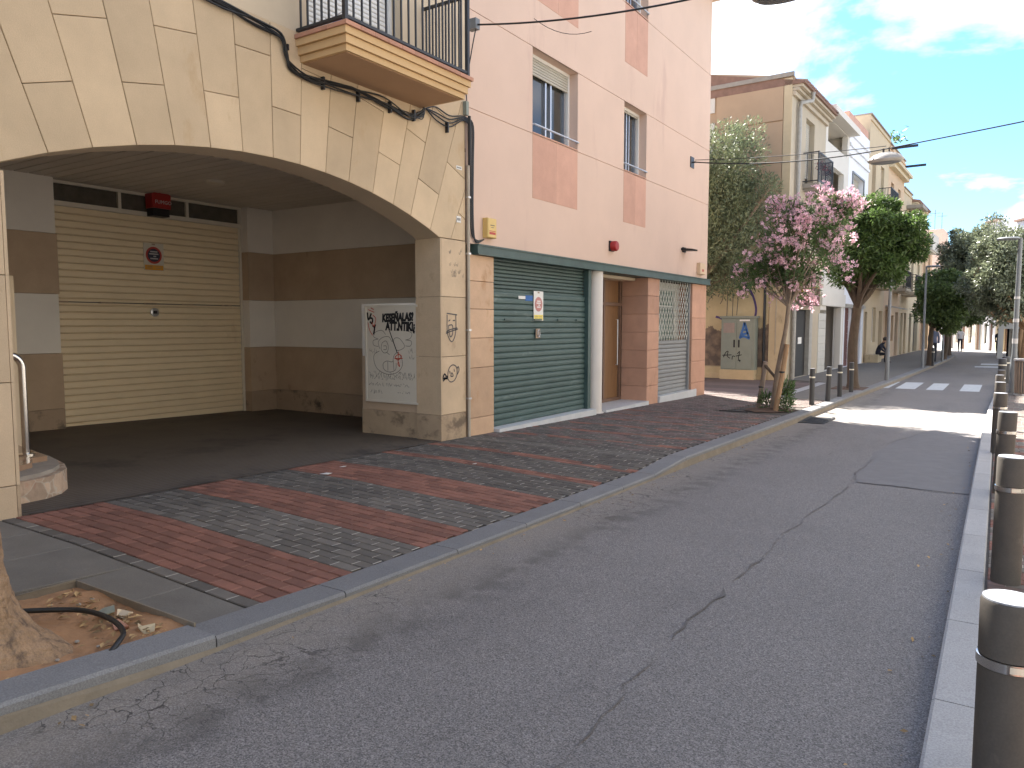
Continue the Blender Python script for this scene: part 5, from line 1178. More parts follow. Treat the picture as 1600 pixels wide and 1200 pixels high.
for y_ in (2.2,2.7,3.2):
    fb_ = MB(); rnd = random.Random(int(y_*10))
    for _ in range(60):
        c = Vector((.42+rnd.gauss(0,.05), y_+rnd.gauss(0,.14), 7.45+rnd.gauss(0,.10))); d1 = Vector((rnd.gauss(0,1),rnd.gauss(0,1),rnd.gauss(0,1))).normalized()*.035; d2 = d1.orthogonal().normalized()*.03
        fb_.plate([c-d1,c+d2,c+d1,c-d2])
    stuff(fb_.build('flowers', 'flower_red', h1))
MB().tube([(.40,1.05,9.7),(.38,1.05,9.42),(.12,.62,9.30),(.10,.60,9.1),(.10,.60,0)], .07, 10).build('drainpipe', 'lamp_pale', h1, smooth=True)
# gable cladding: raised bands, pale panels (local x runs back from the street)
gz = [3.5,4.75,6.10,7.28,8.64,9.98]
for i, (a, b) in enumerate(zip(gz, gz[1:])): MB().box(-2.55,-.28,-.045,-.001,a+.02,b-.02).build('gable_band', 'tan_wall', h1)
MB().box(-.26,.002,-.05,-.001,3.5,9.98).build('corner_trim', 'pilaster', h1)
for x0, x1, a, b, k in ((-3.0,-2.62,3.6,8.9,'white_front'),(-3.0,-2.62,9.25,9.9,'white_front'),(-5.2,-3.05,9.0,9.9,'pilaster'),(-5.2,-3.05,3.6,8.95,'tan_wall')):
    MB().box(x0,x1,-.04,-.001,a,b).build('gable_panel', k, h1)
MB().box(-9.2,.05,-.09,.0,10.02,10.16).build('verge', 'cement', h1)
MB().prism([(.05,-.0,9.75),(-9,-.0,9.75),(-9,0,10.05),(-4.5,0,10.95),(.05,0,10.02)], (0,.15,0)).build('gable_top', 'tan_wall', h1)
MB().box(-9.1,-.55,-.10,-.001,-.6,3.5).build('plaster_base', 'peeling', h1)
MB().box(-9.1,-.62,-.17,-.102,-.6,.16).build('ochre_plinth', 'ochre', h1)
MB().box(-.53,.06,-.13,.04,-.6,3.5).build('pilaster', 'pilaster', h1)
MB().tube([(-.68,-.16,-.2),(-.68,-.16,3.4)], .045, 8).build('drainpipe', 'iron', h1, smooth=True)
MB().tube([(-.3,-.15,.9),(-.3,-.15,3.45)], .016, 6).build('conduit', 'conduit', h1)
def G_(pts):       # world (x, z) on the gable -> local
    return [(x+6.05, z+.30) for x, z in pts]
gl = lambda a, b: (a, -.105, b)
def draw_l(strokes, name, matn, wd):
    m_ = MB()
    for s_ in strokes: ribbon(m_, G_(s_), wd, gl, 6)
    return m_.build(name, matn, h1)
draw_l([[(-7.57,3.14),(-7.23,2.73),(-7.04,2.18),(-7.09,1.80),(-7.36,1.63),(-7.54,1.85)],[(-7.54,1.85),(-7.66,1.72),(-7.90,1.82),(-8.10,1.74),(-8.30,1.82),(-8.45,1.86)]], 'graffiti_outline', 'ink_purple', .075)
draw_l([[(-8.15,1.78),(-8.13,1.60),(-7.98,1.50),(-7.82,1.58),(-7.66,1.48),(-7.58,1.62),(-7.6,1.75)],[(-7.82,3.08),(-7.74,2.88),(-7.60,2.92),(-7.52,2.76),(-7.40,2.83),(-7.30,2.72)]], 'graffiti_outline', 'ink_purple', .05)
draw_l([[(-8.75,2.35),(-8.68,2.5),(-8.60,2.55),(-8.62,2.7),(-8.50,2.62)],[(-8.85,2.2),(-8.9,2.6)],[(-8.3,2.3),(-8.22,2.45),(-8.20,2.65),(-8.3,2.7),(-8.38,2.55)],[(-8.05,1.85),(-8.03,2.9)],[(-7.85,1.85),(-7.84,2.7)],[(-7.7,1.9),(-7.66,2.6)]], 'graffiti_line', 'ink_grey', .022)
draw_l([[(-7.48+.1*i,1.52),(-7.44+.1*i,1.64),(-7.40+.1*i,1.54)] for i in range(4)]+[[(-7.5,1.60),(-7.1,1.62)]], 'graffiti_tag', 'ink_purple', .02)
# utility cabinet
uc = thing('utility_cabinet', 'grey-green two-door utility cabinet with blue graffiti against the peeling wall', 'cabinet', (-7.5,25.85,-.32))
MB().box(-8.10,-6.93,25.66,26.09,-.45,.03).build('plinth', 'ochre', uc)
MB().box(-8.08,-6.93,25.70,26.08,.032,1.80).build('body', 'cab_green', uc)
MB().box(-8.13,-6.88,25.66,26.09,1.802,1.87).build('top', 'cab_green', uc)
for a, b, hx in ((-8.05,-7.55,-7.62),(-7.53,-7.02,-7.46)):
    d = MB().box(a,b,25.685,25.699,.06,1.76).build('door', 'cab_green', uc); MB().box(hx-.025,hx+.025,25.67,25.684,.80,1.06).build('handle', 'iron', d)
MB().box(-8.0,-7.62,25.679,25.684,1.30,1.64).build('pink_stain', 'mauve_stain', uc)
cl = lambda a, b: (a, 25.676, b)
def draw_c(st_, nm, mk, wd):
    m_ = MB()
    for s_ in st_: ribbon(m_, s_, wd, cl, 4)
    return m_.build(nm, mk, uc)
draw_c([[(-7.28,1.65),(-7.20,1.4),(-7.12,1.12)],[(-7.28,1.65),(-7.34,1.4),(-7.42,1.16)],[(-7.36,1.24),(-7.15,1.30)],[(-7.3,1.4),(-7.2,1.4)],[(-7.45,1.12),(-7.3,1.18),(-7.1,1.1)]], 'graffiti_blue', 'ink_blue', .075)
draw_c([[(-7.98,.45),(-7.9,.62),(-7.82,.66),(-7.85,.5),(-7.75,.42)],[(-8.02,.52),(-7.7,.54)],[(-7.68,.38),(-7.66,.5),(-7.58,.48)],[(-7.50,.58),(-7.42,.66),(-7.46,.44),(-7.4,.3)],[(-7.55,.5),(-7.35,.55)],[(-7.48,.36),(-7.38,.36)]], 'graffiti_tag', 'ink', .025)
MB().box(-7.45,-7.1,25.678,25.684,1.70,1.75).build('sticker', 'white_paint', uc)
# 2: off-white house with roof terrace and louvred shutters
h2 = house('off-white narrow house with a roof terrace opening and white louvred shutters', 31.0, 35.3, 9.85, 'white_front',
  [(.35,3.9,8.95,9.85-.02,'none'),(.42,3.4,5.6,8.15,'none',.6),(.95,3.75,0,2.62,'tile_brown',1.1),(.0+.0,.93,0,2.45,'none',.03)])
MB().box(-.9,-.86,.3,3.95,8.9,9.84).build('terrace_wall', 'pilaster', h2)
for a, b in ((.45,1.85),(1.9,3.35)): recalc_window(h2, a, b, 5.62, 8.05, -.5, 'shutter')
MB().box(-.66,-.6,.4,3.42,5.6,8.15).build('recess_wall', 'pilaster', h2)
MB().box(-6,.42,-.35,4.28,9.87,10.12).build('roof', 'white_front', h2)
MB().box(-.02,.07,0,4.26,2.63,3.15).build('fascia', 'white_front', h2)
z = -.05
while z < 2.3:
    MB().box(-.35,.02,-.3,.9,z+.006,z+.292).build('wall_tile', 'white_tile', h2); z += .296
MB().box(-.3,.015,3.78,4.05,-.1,2.62).build('post', 'white_paint', h2)
# 3: white house
h3 = house('bright white flat-fronted house with stepped parapet and grey shutter', 35.3, 39.8, 10.6, 'bright_front',
  [(.8,3.3,6.2,8.5,'blind',.25),(.25,1.55,0,2.62,'tile_red',.12),(1.6,3.9,0,2.62,'tile_red',.7)])
for z_ in (9.1,9.55,10.0): MB().box(.001,.07,0,4.45,z_,z_+.12).build('parapet_band', 'bright_front', h3)
mb = MB(); mb.box(.001,.05,.72,.8,6.15,8.58); mb.box(.001,.05,3.3,3.38,6.15,8.58); mb.box(.001,.05,.8,3.3,8.5,8.58); mb.build('window_frame', 'lamp_grey', h3)
MB().box(-.02,.10,0,4.45,2.63,2.78).build('fascia', 'lamp_pale', h3)
MB().box(-.6,-.05,.0,4.4,10.602,11.0).build('roof_box', 'pink_panel', h3)
# 4: sand house
h4 = house('sand-coloured house with long first-floor balcony and tall narrow ground window', 39.8, 45.5, 11.85, 'sand_front',
  [(.9,2.0,3.95,6.2,'window'),(2.9,4.1,3.95,6.2,'wood'),(.9,1.9,7.9,10.0,'wood'),(3.3,4.3,7.9,10.0,'window'),(2.3,3.4,.95,2.75,'window',.2,0),(.3,1.0,0,2.5,'door'),(4.3,5.4,0,2.6,'door')], roof='parapet')
balcony_far(h4, .6, 4.6, 3.9, .75, 1.0, 'beige_front'); balcony_far(h4, 2.9, 5.3, 7.8, .6, 1.0, 'beige_front')
MB().lathe([(.05,0),(.28,.07),(.40,.16)], (0,0,0), 14).build('satellite_dish', 'white_paint', h4).location = (.55,2.6,5.0)
MB().box(.05,.6,3.0,4.2,4.8,6.0).build('awning_blind', 'cab_green', h4)
# 5: peach house
h5 = house('peach house with a heavy cornice and two dark beams jutting from its top', 45.5, 51.2, 11.6, 'peach_front',
  [(.9,1.9,7.6,9.7,'wood'),(3.4,4.4,7.6,9.7,'window'),(.9,1.9,4.0,6.2,'wood'),(3.4,4.4,4.0,6.2,'wood'),(.7,2.0,0,2.7,'door'),(2.7,3.6,.9,2.4,'window'),(4.2,5.3,0,2.6,'black')], roof='parapet')
MB().box(.002,.45,-.05,5.7,10.55,10.72).box(.002,.28,-.02,5.7,10.35,10.548).build('cornice', 'yellow_front', h5)
for y_, z_ in ((.4,11.35),(4.0,10.95)): MB().box(-.5,1.3,y_,y_+.12,z_,z_+.12).build('beam', 'iron', h5)
balcony_far(h5, 2.9, 5.0, 3.95, .7, 1.0, 'beige_front')
MB().prism([(.002,.6,2.95),(.9,.6,2.75),(.9,.6,2.70),(.002,.6,2.88)], (0,1.5,0)).build('awning', 'lamp_pale', h5)
pb = MB(); rnd = random.Random(3)
for _ in range(70):
    c = Vector((.0+rnd.gauss(0,.3), 1.7+rnd.gauss(0,.3), 12.0+abs(rnd.gauss(0,.28)))); d1 = Vector((rnd.gauss(0,1),rnd.gauss(0,1),rnd.gauss(0,1))).normalized()*.16; d2 = d1.orthogonal().normalized()*.05
    pb.plate([c-d1,c+d2,c+d1,c-d2])
stuff(pb.build('roof_plant', 'leaf_dark', h5))
h6 = house('narrow beige house with a flat canopy slab near its top', 51.2, 54.8, 10.1, 'sand_front',
  [(.8,1.8,7.0,8.8,'window'),(2.2,3.0,7.0,8.8,'wood'),(.8,2.0,3.9,6.1,'wood'),(.6,1.6,0,2.6,'grey'),(2.1,3.0,0,2.6,'door')], roof='parapet')
MB().box(.002,.9,1.2,3.6,9.0,9.2).build('canopy', 'cement', h6)
balcony_far(h6, .5, 3.2, 3.85, .8, 1.05, 'beige_front')
h7 = house('pale yellow house with a tiled roof and a white top balcony', 54.8, 61.0, 9.7, 'yellow_front',
  [(.8,1.9,7.1,9.2,'window'),(3.9,5.0,7.1,9.2,'wood'),(.8,1.9,3.9,6.0,'wood'),(3.9,5.0,3.9,6.0,'window'),(.8,1.9,0,2.6,'door'),(3.0,5.2,0,2.7,'black')], roof='gable')
b_ = balcony_far(h7, 2.5, 6.1, 7.0, 1.0, .3, 'white_front'); MB().box(.9,1.0,2.5,6.1,7.0,7.95).build('parapet', 'white_front', b_)
h8 = house('orange-brown house with a red tiled roof, last of the left row', 61.0, 67.0, 8.0, 'peach_front',
  [(.8,1.9,5.0,7.2,'window'),(3.6,4.8,5.0,7.2,'wood'),(.8,1.9,0,2.6,'door'),(3.2,5.2,0,2.7,'dark')], roof='gable')
MB().prism([(.002,.4,2.95),(1.5,.4,2.55),(1.5,.4,2.5),(.002,.4,2.88)], (0,4.8,0)).build('awning', 'teal', h8)
tw = house('pinkish rooftop block with aerials behind the far trees', 95.0, 100.5, 12.3, 'pink', [(1,2.2,5,7,'window'),(3,4.2,5,7,'window'),(1,2.2,9,11,'window')], group='far houses at the end of the street', loc=(-5.6,95,-.3))
for x_, y_ in ((-1,1.5),(-2,3.0),(-.6,4.4)):
    MB().tube([(x_,y_,12.3),(x_,y_,14.6)], .04, 5).tube([(x_-.5,y_,14.2),(x_+.5,y_,14.2)], .03, 5).build('aerial', 'lamp_grey', tw)
# far row closing the view: bright narrow houses facing the sun
A, B = Vector((2.4,61.0,0)), Vector((-4.2,73.6,0)); dvv = (B-A); LN = dvv.length; u_ = dvv/LN
angf = math.atan2(u_.y, u_.x)-PI/2          # local +y runs along the row from the right end
cols = ['white_front','bright_front','yellow_front','bright_front','white_front','grey_front','bright_front']
labs = ['far off-white house behind the grey portico','far bright white house second from the portico','far pale yellow house in the middle of the end row','far white house with a balcony in the end row','far off-white house left of the middle of the end row','far pale grey house near the people','far white house at the left end of the end row']
wd = [2.0,1.7,2.0,1.9,2.2,2.0,2.3]; s_ = 0
for i in range(7):
    p = A+u_*s_; w_ = wd[i]
    t = thing('house', labs[i], 'house', (p.x,p.y,-.42), 'far houses at the end of the street', angf); ORG[t.name] = Vector((0,0,0))
    Hh = [8.5,9.2,8.0,9.6,8.8,9.0,8.4][i]
    op = [(.35,.95,0,2.2,'door'),(w_-.75,w_-.2,.5,2.1,'window'),(.35,.95,3.2,5.2,'wood'),(w_-.75,w_-.2,3.2,5.2,'window'),(.35,.95,6.0,7.6,'window'),(w_-.75,w_-.2,6.0,7.6,'wood')]
    # fronts face local -x side mirrored: the row's street side is to the left of its run
    mb = MB(); wall_holes(mb, 0, 0, w_-.01, -.2, Hh, [(a,b,c,d) for a,b,c,d,k in op], .2, 0)
    mb.add([(0,0,-.2),(-6,0,-.2),(-6,0,Hh),(0,0,Hh)], [(0,1,2,3)]); mb.add([(0,w_-.01,-.2),(-6,w_-.01,-.2),(-6,w_-.01,Hh),(0,w_-.01,Hh)], [(0,1,2,3)]); mb.add([(0,0,Hh),(-6,0,Hh),(-6,w_,Hh),(0,w_,Hh)], [(0,1,2,3)])
    mb.v = [(-x, y, z) for x, y, z in mb.v]; mb.build('wall', cols[i], t)
    for a, b, c, d, k in op:
        m_ = MB().box(.14,.18,a,b,c,d)
        f = m_.build('door' if c < .1 else 'window', {'door':'brown_door','window':'dark_glass','wood':'dark_wood'}[k], t)
        if k == 'window':
            m_ = MB(); m_.box(.10,.14,a,a+.05,c,d).box(.10,.14,b-.05,b,c,d).box(.10,.14,a+.05,b-.05,c,c+.05).box(.10,.14,a+.05,b-.05,d-.05,d); m_.build('frame', 'frame_white', f)
    if i in (1,3,5):
        b_ = MB().box(-.55,-.002,.2,w_-.2,3.0,3.14).build('balcony', 'white_front', t)
        m_ = MB(); m_.box(-.55,-.52,.2,w_-.2,4.0,4.04)
        for q in range(9): m_.box(-.55,-.53,.2+(w_-.42)*q/8,.22+(w_-.42)*q/8,3.14,4.0)
        m_.build('railing', 'iron', b_)
    MB().box(-.18,.3,-.0,w_-.012,Hh+.002,Hh+.15).build('eave', 'roof_tile', t)
    if i % 2 == 0: MB().tube([(-.06,.12,0),(-.06,.12,Hh)], .05, 6).build('drainpipe', 'lamp_grey', t)
    s_ += w_
# grey portico
pt = thing('building', 'low pale grey portico building with a dark open front at the end of the road', 'building', (.9,53,-.42))
MB().box(-.05,.22,52.0,52.5,-.42,1.75).box(1.55,1.9,52.0,52.5,-.42,1.75).box(.225,1.545,52.0,52.5,1.32,1.75).box(-.05,1.9,52.51,58,1.5,1.75).box(1.6,1.9,52.51,58,-.42,1.49).build('wall', 'grey_front', pt)
MB().box(.4,1.55,53.6,53.8,-.42,1.49).build('inner_wall', 'navy', pt)
for x_ in (.5,.95): MB().box(x_,x_+.14,53.2,53.35,-.42,1.49).build('post', 'white_front', pt)
# opposite side of the street: two plain sunlit houses just right of the frame
for i, (Y0, Y1, Hh, k, lb) in enumerate(((-9,9.5,8.6,'grey_front','pale grey house across the road, right of the camera'),(9.6,24,9.4,'white_front','off-white house across the road, farther along'),(24.1,40,8.8,'bright_front','white house across the road beyond the crossing'))):
    t = thing('house', lb, 'house', (4.4,Y1,S(max(Y0,0))+.1), 'houses on the right side of the street', PI); ORG[t.name] = Vector((0,0,0))
    w_ = Y1-Y0-.02; op = []
    y = 1.0
    while y < w_-1.6: op += [(y,y+1.1,1.0 if int(y)%3 else 0,2.4,'window'),(y,y+1.1,4.0,6.0,'window'),(y,y+1.1,6.7,8.0,'blind')]; y += 2.9
    mb = MB(); wall_holes(mb, 0, 0, w_, -.4, Hh, [(a,b,c,d) for a,b,c,d,k_ in op], .2, 0)
    mb.add([(0,0,-.3),(-8,0,-.3),(-8,0,Hh),(0,0,Hh)], [(0,1,2,3)]); mb.add([(0,w_,-.3),(-8,w_,-.3),(-8,w_,Hh),(0,w_,Hh)], [(0,1,2,3)]); mb.add([(0,0,Hh),(-8,0,Hh),(-8,w_,Hh),(0,w_,Hh)], [(0,1,2,3)])
    mb.build('wall', k, t)
    for a, b, c, d, k_ in op: recalc_window(t, a, b, c, d, -.2, 'window')
    MB().box(-8.2,.35,0,w_,Hh+.002,Hh+.16).build('eave', 'roof_tile', t)

# ================================================================== TREES AND PLANTS
def leaf_cloud(name, parent, matn, clumps, n, ln, wd_, seed, droop=.2, up=0., fold=.25):
    """n leaves per clump; a clump = (centre, (rx, ry, rz)); every leaf a small folded blade of two triangles"""
    r = np.random.default_rng(seed); C_ = np.array([c for c, _ in clumps], float); R_ = np.array([q for _, q in clumps], float)
    k = len(clumps); idx = np.repeat(np.arange(k), n); m = len(idx)
    d = r.normal(size=(m,3)); d /= np.linalg.norm(d, axis=1)[:,None]
    rad = r.uniform(.25,1,(m,1))**.5
    P = C_[idx]+d*rad*R_[idx]
    ax = d*.6+r.normal(size=(m,3))*.55; ax[:,2] += up-droop; ax /= np.linalg.norm(ax, axis=1)[:,None]
    sd_ = np.cross(ax, r.normal(size=(m,3))); sd_ /= np.linalg.norm(sd_, axis=1)[:,None]
    nn = np.cross(ax, sd_)
    s = r.uniform(.7,1.25,(m,1))
    a = ax*ln*s; b = sd_*wd_*s*.5; f = nn*wd_*fold*s
    V = np.empty((m,4,3)); V[:,0] = P; V[:,1] = P+a*.45+b+f; V[:,2] = P+a; V[:,3] = P+a*.45-b+f
    V = V.reshape(-1,3)-np.array(ORG[parent.name])
    me = D.meshes.new(name); me.vertices.add(m*4); me.vertices.foreach_set('co', V.ravel().astype(np.float32))
    base = np.arange(m)[:,None]*4
    F = np.concatenate([base+np.array([0,1,2]), base+np.array([0,2,3])], axis=1).reshape(-1).astype(np.int32)
    me.loops.add(m*6); me.loops.foreach_set('vertex_index', F)
    me.polygons.add(m*2); me.polygons.foreach_set('loop_start', (np.arange(m*2)*3).astype(np.int32))
    me.update(calc_edges=True); me.validate(); me.materials.append(M[matn])
    o = D.objects.new(name, me); COL.objects.link(o); o.parent = parent; return o
def limbs(mb, base, top, r0, seed, ends, bend=.12):
    """trunk plus limbs running to the given crown points"""
    rnd = random.Random(seed); base, top = Vector(base), Vector(top)
    mid = (base+top)/2+Vector((rnd.uniform(-bend,bend),rnd.uniform(-bend,bend),0))
    P = smoothpath([base, mid, top], 5)
    mb.tube(P, [r0*(1.25 if i == 0 else 1.0-.35*i/len(P)) for i in range(len(P))], 10)
    for e in ends:
        e = Vector(e); m1 = top+(e-top)*.45+Vector((rnd.uniform(-.15,.15),rnd.uniform(-.15,.15),-.12*(e-top).length))
        Q = smoothpath([top-(top-base)*.06, m1, e], 4); mb.tube(Q, [r0*(.55-.42*i/len(Q)) for i in range(len(Q))], 6)
        for _ in range(3):
            q = Q[rnd.randint(3,len(Q)-1)]; q2 = q+Vector((rnd.gauss(0,.3),rnd.gauss(0,.3),rnd.uniform(.0,.5))); mb.tube([q,(q+q2)/2+Vector((0,0,.05)),q2], [r0*.13,r0*.09,r0*.04], 5)
def clumps_in(c, R, k, seed, r=(.35,.6), shell=.55, flat=1.0, keep=None):
    rnd = random.Random(seed); o = []
    while len(o) < k:
        d = Vector((rnd.gauss(0,1),rnd.gauss(0,1),rnd.gauss(0,1))).normalized(); t = shell+(1-shell)*rnd.random()
        p = (c[0]+d.x*R[0]*t, c[1]+d.y*R[1]*t, c[2]+d.z*R[2]*t)
        if keep and not keep(p): continue
        q = rnd.uniform(*r); o.append((p, (q, q, q*flat)))
    return o
def tree(name, label, base, top, r0, centre, R, k, n, leaf, ln, wd_, seed, barkm, clr=(.35,.6), cat='tree', group=None, keep=None, flat=.75, droop=.2, shell=.5, up=0):
    t = thing(name, label, cat, base, group)
    cl = clumps_in(centre, R, k, seed, clr, shell, flat, keep)
    mb = MB(); rnd = random.Random(seed); limbs(mb, base, top, r0, seed, [c for c, _ in rnd.sample(cl, min(len(cl), 14))])
    mb.build('trunk', barkm, t, smooth=True)
    leaf_cloud('crown', t, leaf, cl, n, ln, wd_, seed, droop, up)
    return t
# olive-like tree overhanging the alley
tree('olive_tree', 'grey-green bushy tree overhanging the alley beside the pink building', (-8.9,24.7,S(24.7)+.12), (-8.7,24.6,3.0), .20, (-8.35,24.6,5.3), (2.35,1.45,3.0), 190, 330, 'leaf_olive', .14, .034, 11, 'bark_grey', (.35,.75), droop=-.05, up=.25, flat=1.0, shell=.35)
# dark street tree behind the oleander
tb = (-3.55,23.9,ZS(-3.5,23.9)); 
tree('street_tree', 'dense dark green street tree with forked trunk behind the pink flowering tree', tb, (-3.45,23.6,2.25), .16, (-3.1,23.2,3.85), (1.35,1.2,1.22), 90, 520, 'leaf_dark', .125, .045, 21, 'bark_dark', (.2,.50), group='street trees on the left pavement')
patch_soil = MB().prism([(-4.1,23.3,ZS(-4,23.3)),(-3.2,23.3,ZS(-3.2,23.3)),(-3.2,24.5,ZS(-3.2,24.5)),(-4.1,24.5,ZS(-4.1,24.5))], (0,0,.012)); struct(patch_soil.build('planting_pit', 'garden_soil', org=(0,0,0)))
# oleander with its stakes
ob = (-3.93,16.05,ZS(-3.9,16)); 
ol = thing('oleander_tree', 'small flowering tree covered in pink blossom beside the left kerb', 'tree', ob)
cl = clumps_in((-3.50,16.45,3.20), (.86,.82,1.12), 58, 31, (.15,.30), .5, .9)+clumps_in((-4.2,16.1,2.70), (.45,.45,.35), 9, 33, (.16,.28), .3)+clumps_in((-2.75,16.7,3.9), (.3,.3,.25), 6, 34, (.14,.2), .3)
mb = MB(); P = smoothpath([Vector(ob)+Vector((0,0,0)),(-3.83,16.05,.7),(-3.70,16.05,1.5),(-3.66,16.05,2.02)], 5); mb.tube(P, [.055-.02*i/len(P) for i in range(len(P))], 10)
rnd = random.Random(5)
for c, _ in rnd.sample(cl, 24):
    c = Vector(c); mb.tube(smoothpath([(-3.66,16.05,1.95),Vector((-3.66,16.05,1.95)).lerp(c,.5)+Vector((0,0,.05)),c], 4), [.022-.0019*i for i in range(9)], 6)
mb.build('trunk', 'bark_grey', ol, smooth=True)
leaf_cloud('crown', ol, 'leaf_oleander', cl, 115, .15, .026, 32, 0.0, .35)
fm = []
for q in range(5):
    m_ = MB(); rnd = random.Random(50+q)
    for _ in range(17):
        c = Vector((rnd.gauss(0,.055),rnd.gauss(0,.055),rnd.gauss(0,.045))); nd = (c.normalized() if c.length > 0 else Vector((0,0,1)))*.6+Vector((rnd.gauss(0,.5),rnd.gauss(0,.5),rnd.gauss(.3,.5))); nd.normalize(); u = nd.orthogonal().normalized(); v_ = nd.cross(u)
        for p_ in range(5):
            a = 2*PI*p_/5+rnd.random()*.3; d_ = u*math.cos(a)+v_*math.sin(a); e_ = u*math.cos(a+.5)+v_*math.sin(a+.5); f_ = u*math.cos(a-.5)+v_*math.sin(a-.5)
            m_.plate([c, c+f_*.022+nd*.010, c+d_*.036+nd*.016, c+e_*.022+nd*.010])
    fm.append(mesh_of(m_, 'blossom', 'petal'))
rnd = random.Random(77); placed = []
tries = 0
while len(placed) < 125 and tries < 6000:
    tries += 1
    c, q = rnd.choice(cl); c = Vector(c); d = (c-Vector((-3.5,16.45,3.1))); d = d.normalized() if d.length > .01 else Vector((0,0,1))
    p = c+d*q[0]*rnd.uniform(.6,1.05)+Vector((rnd.gauss(0,.05),rnd.gauss(0,.05),rnd.gauss(0,.05)))
    if p.z < 2.9 and rnd.random() < .72: continue
    if any((p-o_).length < .125 for o_ in placed): continue
    placed.append(p); o = piece('blossom', fm[rnd.randrange(5)], ol, p, (rnd.random()*6, rnd.random()*6, rnd.random()*6)); o.scale = [rnd.uniform(1.0,1.75)]*3
for (b, t_), r_, k, lb in (((( -3.80,15.78,ZS(-3.8,15.8)-.02),(-3.66,16.02,1.18)),.052,'log','stout brown log stake leaning against the flowering tree'),(((-4.30,16.35,ZS(-4.3,16.35)-.02),(-4.16,16.30,.80)),.055,'log_grey','grey log stake left of the flowering tree')):
    st_ = thing('tree_stake', lb, 'stake', b, 'log stakes of the flowering tree')
    MB().tube(smoothpath([b, Vector(b).lerp(Vector(t_),.5)+Vector((.01,0,0)), t_], 4), [r_*(1.0-.012*i) for i in range(9)], 10).build('log', k, st_, smooth=True)
    if k == 'log':
        MB().tube([(-4.18,16.30,.74),(-3.86,16.05,.46)], .032, 8).build('crossbar', 'bark_dark', st_)
        p_ = Vector(b).lerp(Vector(t_), .58); MB().lathe([(.058,0),(.06,.035)], p_, 12).build('band', 'iron', st_)
    else: MB().lathe([(.062,0),(.062,.03)], Vector(b).lerp(Vector(t_), .45), 12).build('band', 'iron', st_)
z0 = ZS(-3.9,16)
rnd = random.Random(8); pts = []
for i in range(18):
    a = 2*PI*i/18; rr = rnd.uniform(.85,1.1); pts.append((-3.98+.50*rr*math.cos(a), 16.05+.75*rr*math.sin(a)))
mb = MB(); mb.add([(-3.98,16.05,z0+.04)]+[(x,y,ZS(x,y)+.003) for x, y in pts], [(0,i+1,(i+1)%18+1) for i in range(18)]); struct(mb.build('planting_pit', 'garden_soil', org=(0,0,0)))
for (x, y, h, kk), lb in (((-3.72,16.30,.62,9),'taller green sucker plant at the foot of the flowering tree'),((-4.10,16.15,.34,5),'small low plant between the two log stakes'),((-3.62,15.9,.24,5),'low leafy sprout nearest the kerb under the flowering tree')):
    sh = thing('sucker_plant', lb, 'plant', (x,y,z0), 'suckers under the flowering tree')
    MB().tube([(x,y,z0),(x+.03,y,z0+h*.5),(x+.04,y,z0+h)], [.012,.009,.004], 6).build('stem', 'bark_grey', sh)
    leaf_cloud('foliage', sh, 'leaf_oleander', [((x+.02,y,z0+h*(.35+.6*j/kk)), (.13,.13,.10)) for j in range(kk)], 34, .13, .026, int(h*100), -.1, .3)
# far street trees, left row
LT = 'street trees on the left pavement'
for i, (b, cz, R, lb) in enumerate((((-2.62,39.0),2.75,(1.05,1.3,1.35),'round green street tree beside the walking person'),((-2.45,46.5),2.95,(1.45,1.6,1.5),'green street tree just beyond the walking person'),((-2.5,52.5),3.0,(1.2,1.6,1.5),'farthest green street tree on the left pavement'))):
    tree('street_tree', lb, (b[0],b[1],ZS(*b)), (b[0]+.03,b[1],1.55), .13, (b[0]+.55,b[1],cz), R, 70, 330, 'leaf_far', .16, .07, 61+i, 'bark_dark', (.32,.55), group=LT)
# right row: two large trees whose crowns fill the gap
RT = 'street trees on the right pavement'
tree('street_tree', 'large street tree with glint-paled leaves behind the right lamp post', (.98,36.0,S(36)+.1), (.98,36.0,1.5), .22, (.25,36.0,3.55), (1.45,1.7,1.75), 105, 360, 'leaf_gloss', .15, .065, 71, 'log', (.35,.6), group=RT)
tree('street_tree', 'tall street tree with glint-paled leaves rising highest at the end of the road', (1.1,45.0,S(45)+.1), (1.0,45.0,1.7), .2, (-.95,45.0,4.45), (1.75,1.9,2.35), 130, 330, 'leaf_gloss', .17, .07, 72, 'log', (.35,.65), group=RT)
tree('street_tree', 'green street tree low over the far end of the road', (1.3,52.0,S(52)+.1), (1.2,52.0,1.9), .2, (-.2,52.0,3.9), (2.3,1.9,1.55), 100, 300, 'leaf_far', .18, .08, 73, 'bark_dark', (.4,.65), group=RT)
# foreground tree: flared trunk in its pit
ft = thing('plane_tree', 'thick pale trunk with flaking bark and flared roots in the soil pit', 'tree', (-3.93,1.42,.0))
mb = MB(); n_ = 30; rows = 34; vs = []
rnd = np.random.default_rng(4)
lob = [(rnd.uniform(0,6.28), rnd.uniform(.5,1)) for _ in range(5)]
def trunk_r(a, h):
    fl = math.exp(-h/.15)
    r_ = .222+.025*math.exp(-h/.8)+fl*.075
    for q, (ph, am) in enumerate(((.75,.20),(1.9,.07),(3.4,.13),(4.9,.10),(-.5,.08))): r_ += fl*am*max(0, math.cos(a-ph))**5
    r_ += .012*math.sin(3*a+h*2.5)+.007*math.sin(7*a-h*5)+.006*math.sin(11*a+h*11)
    return r_
hs = [0,.02,.04,.06,.09,.12,.16,.2,.25,.3,.36,.43,.5,.6,.7,.8,.9,1.0,1.15,1.3,1.5,1.7,1.9,2.1,2.4,2.7,3.0]
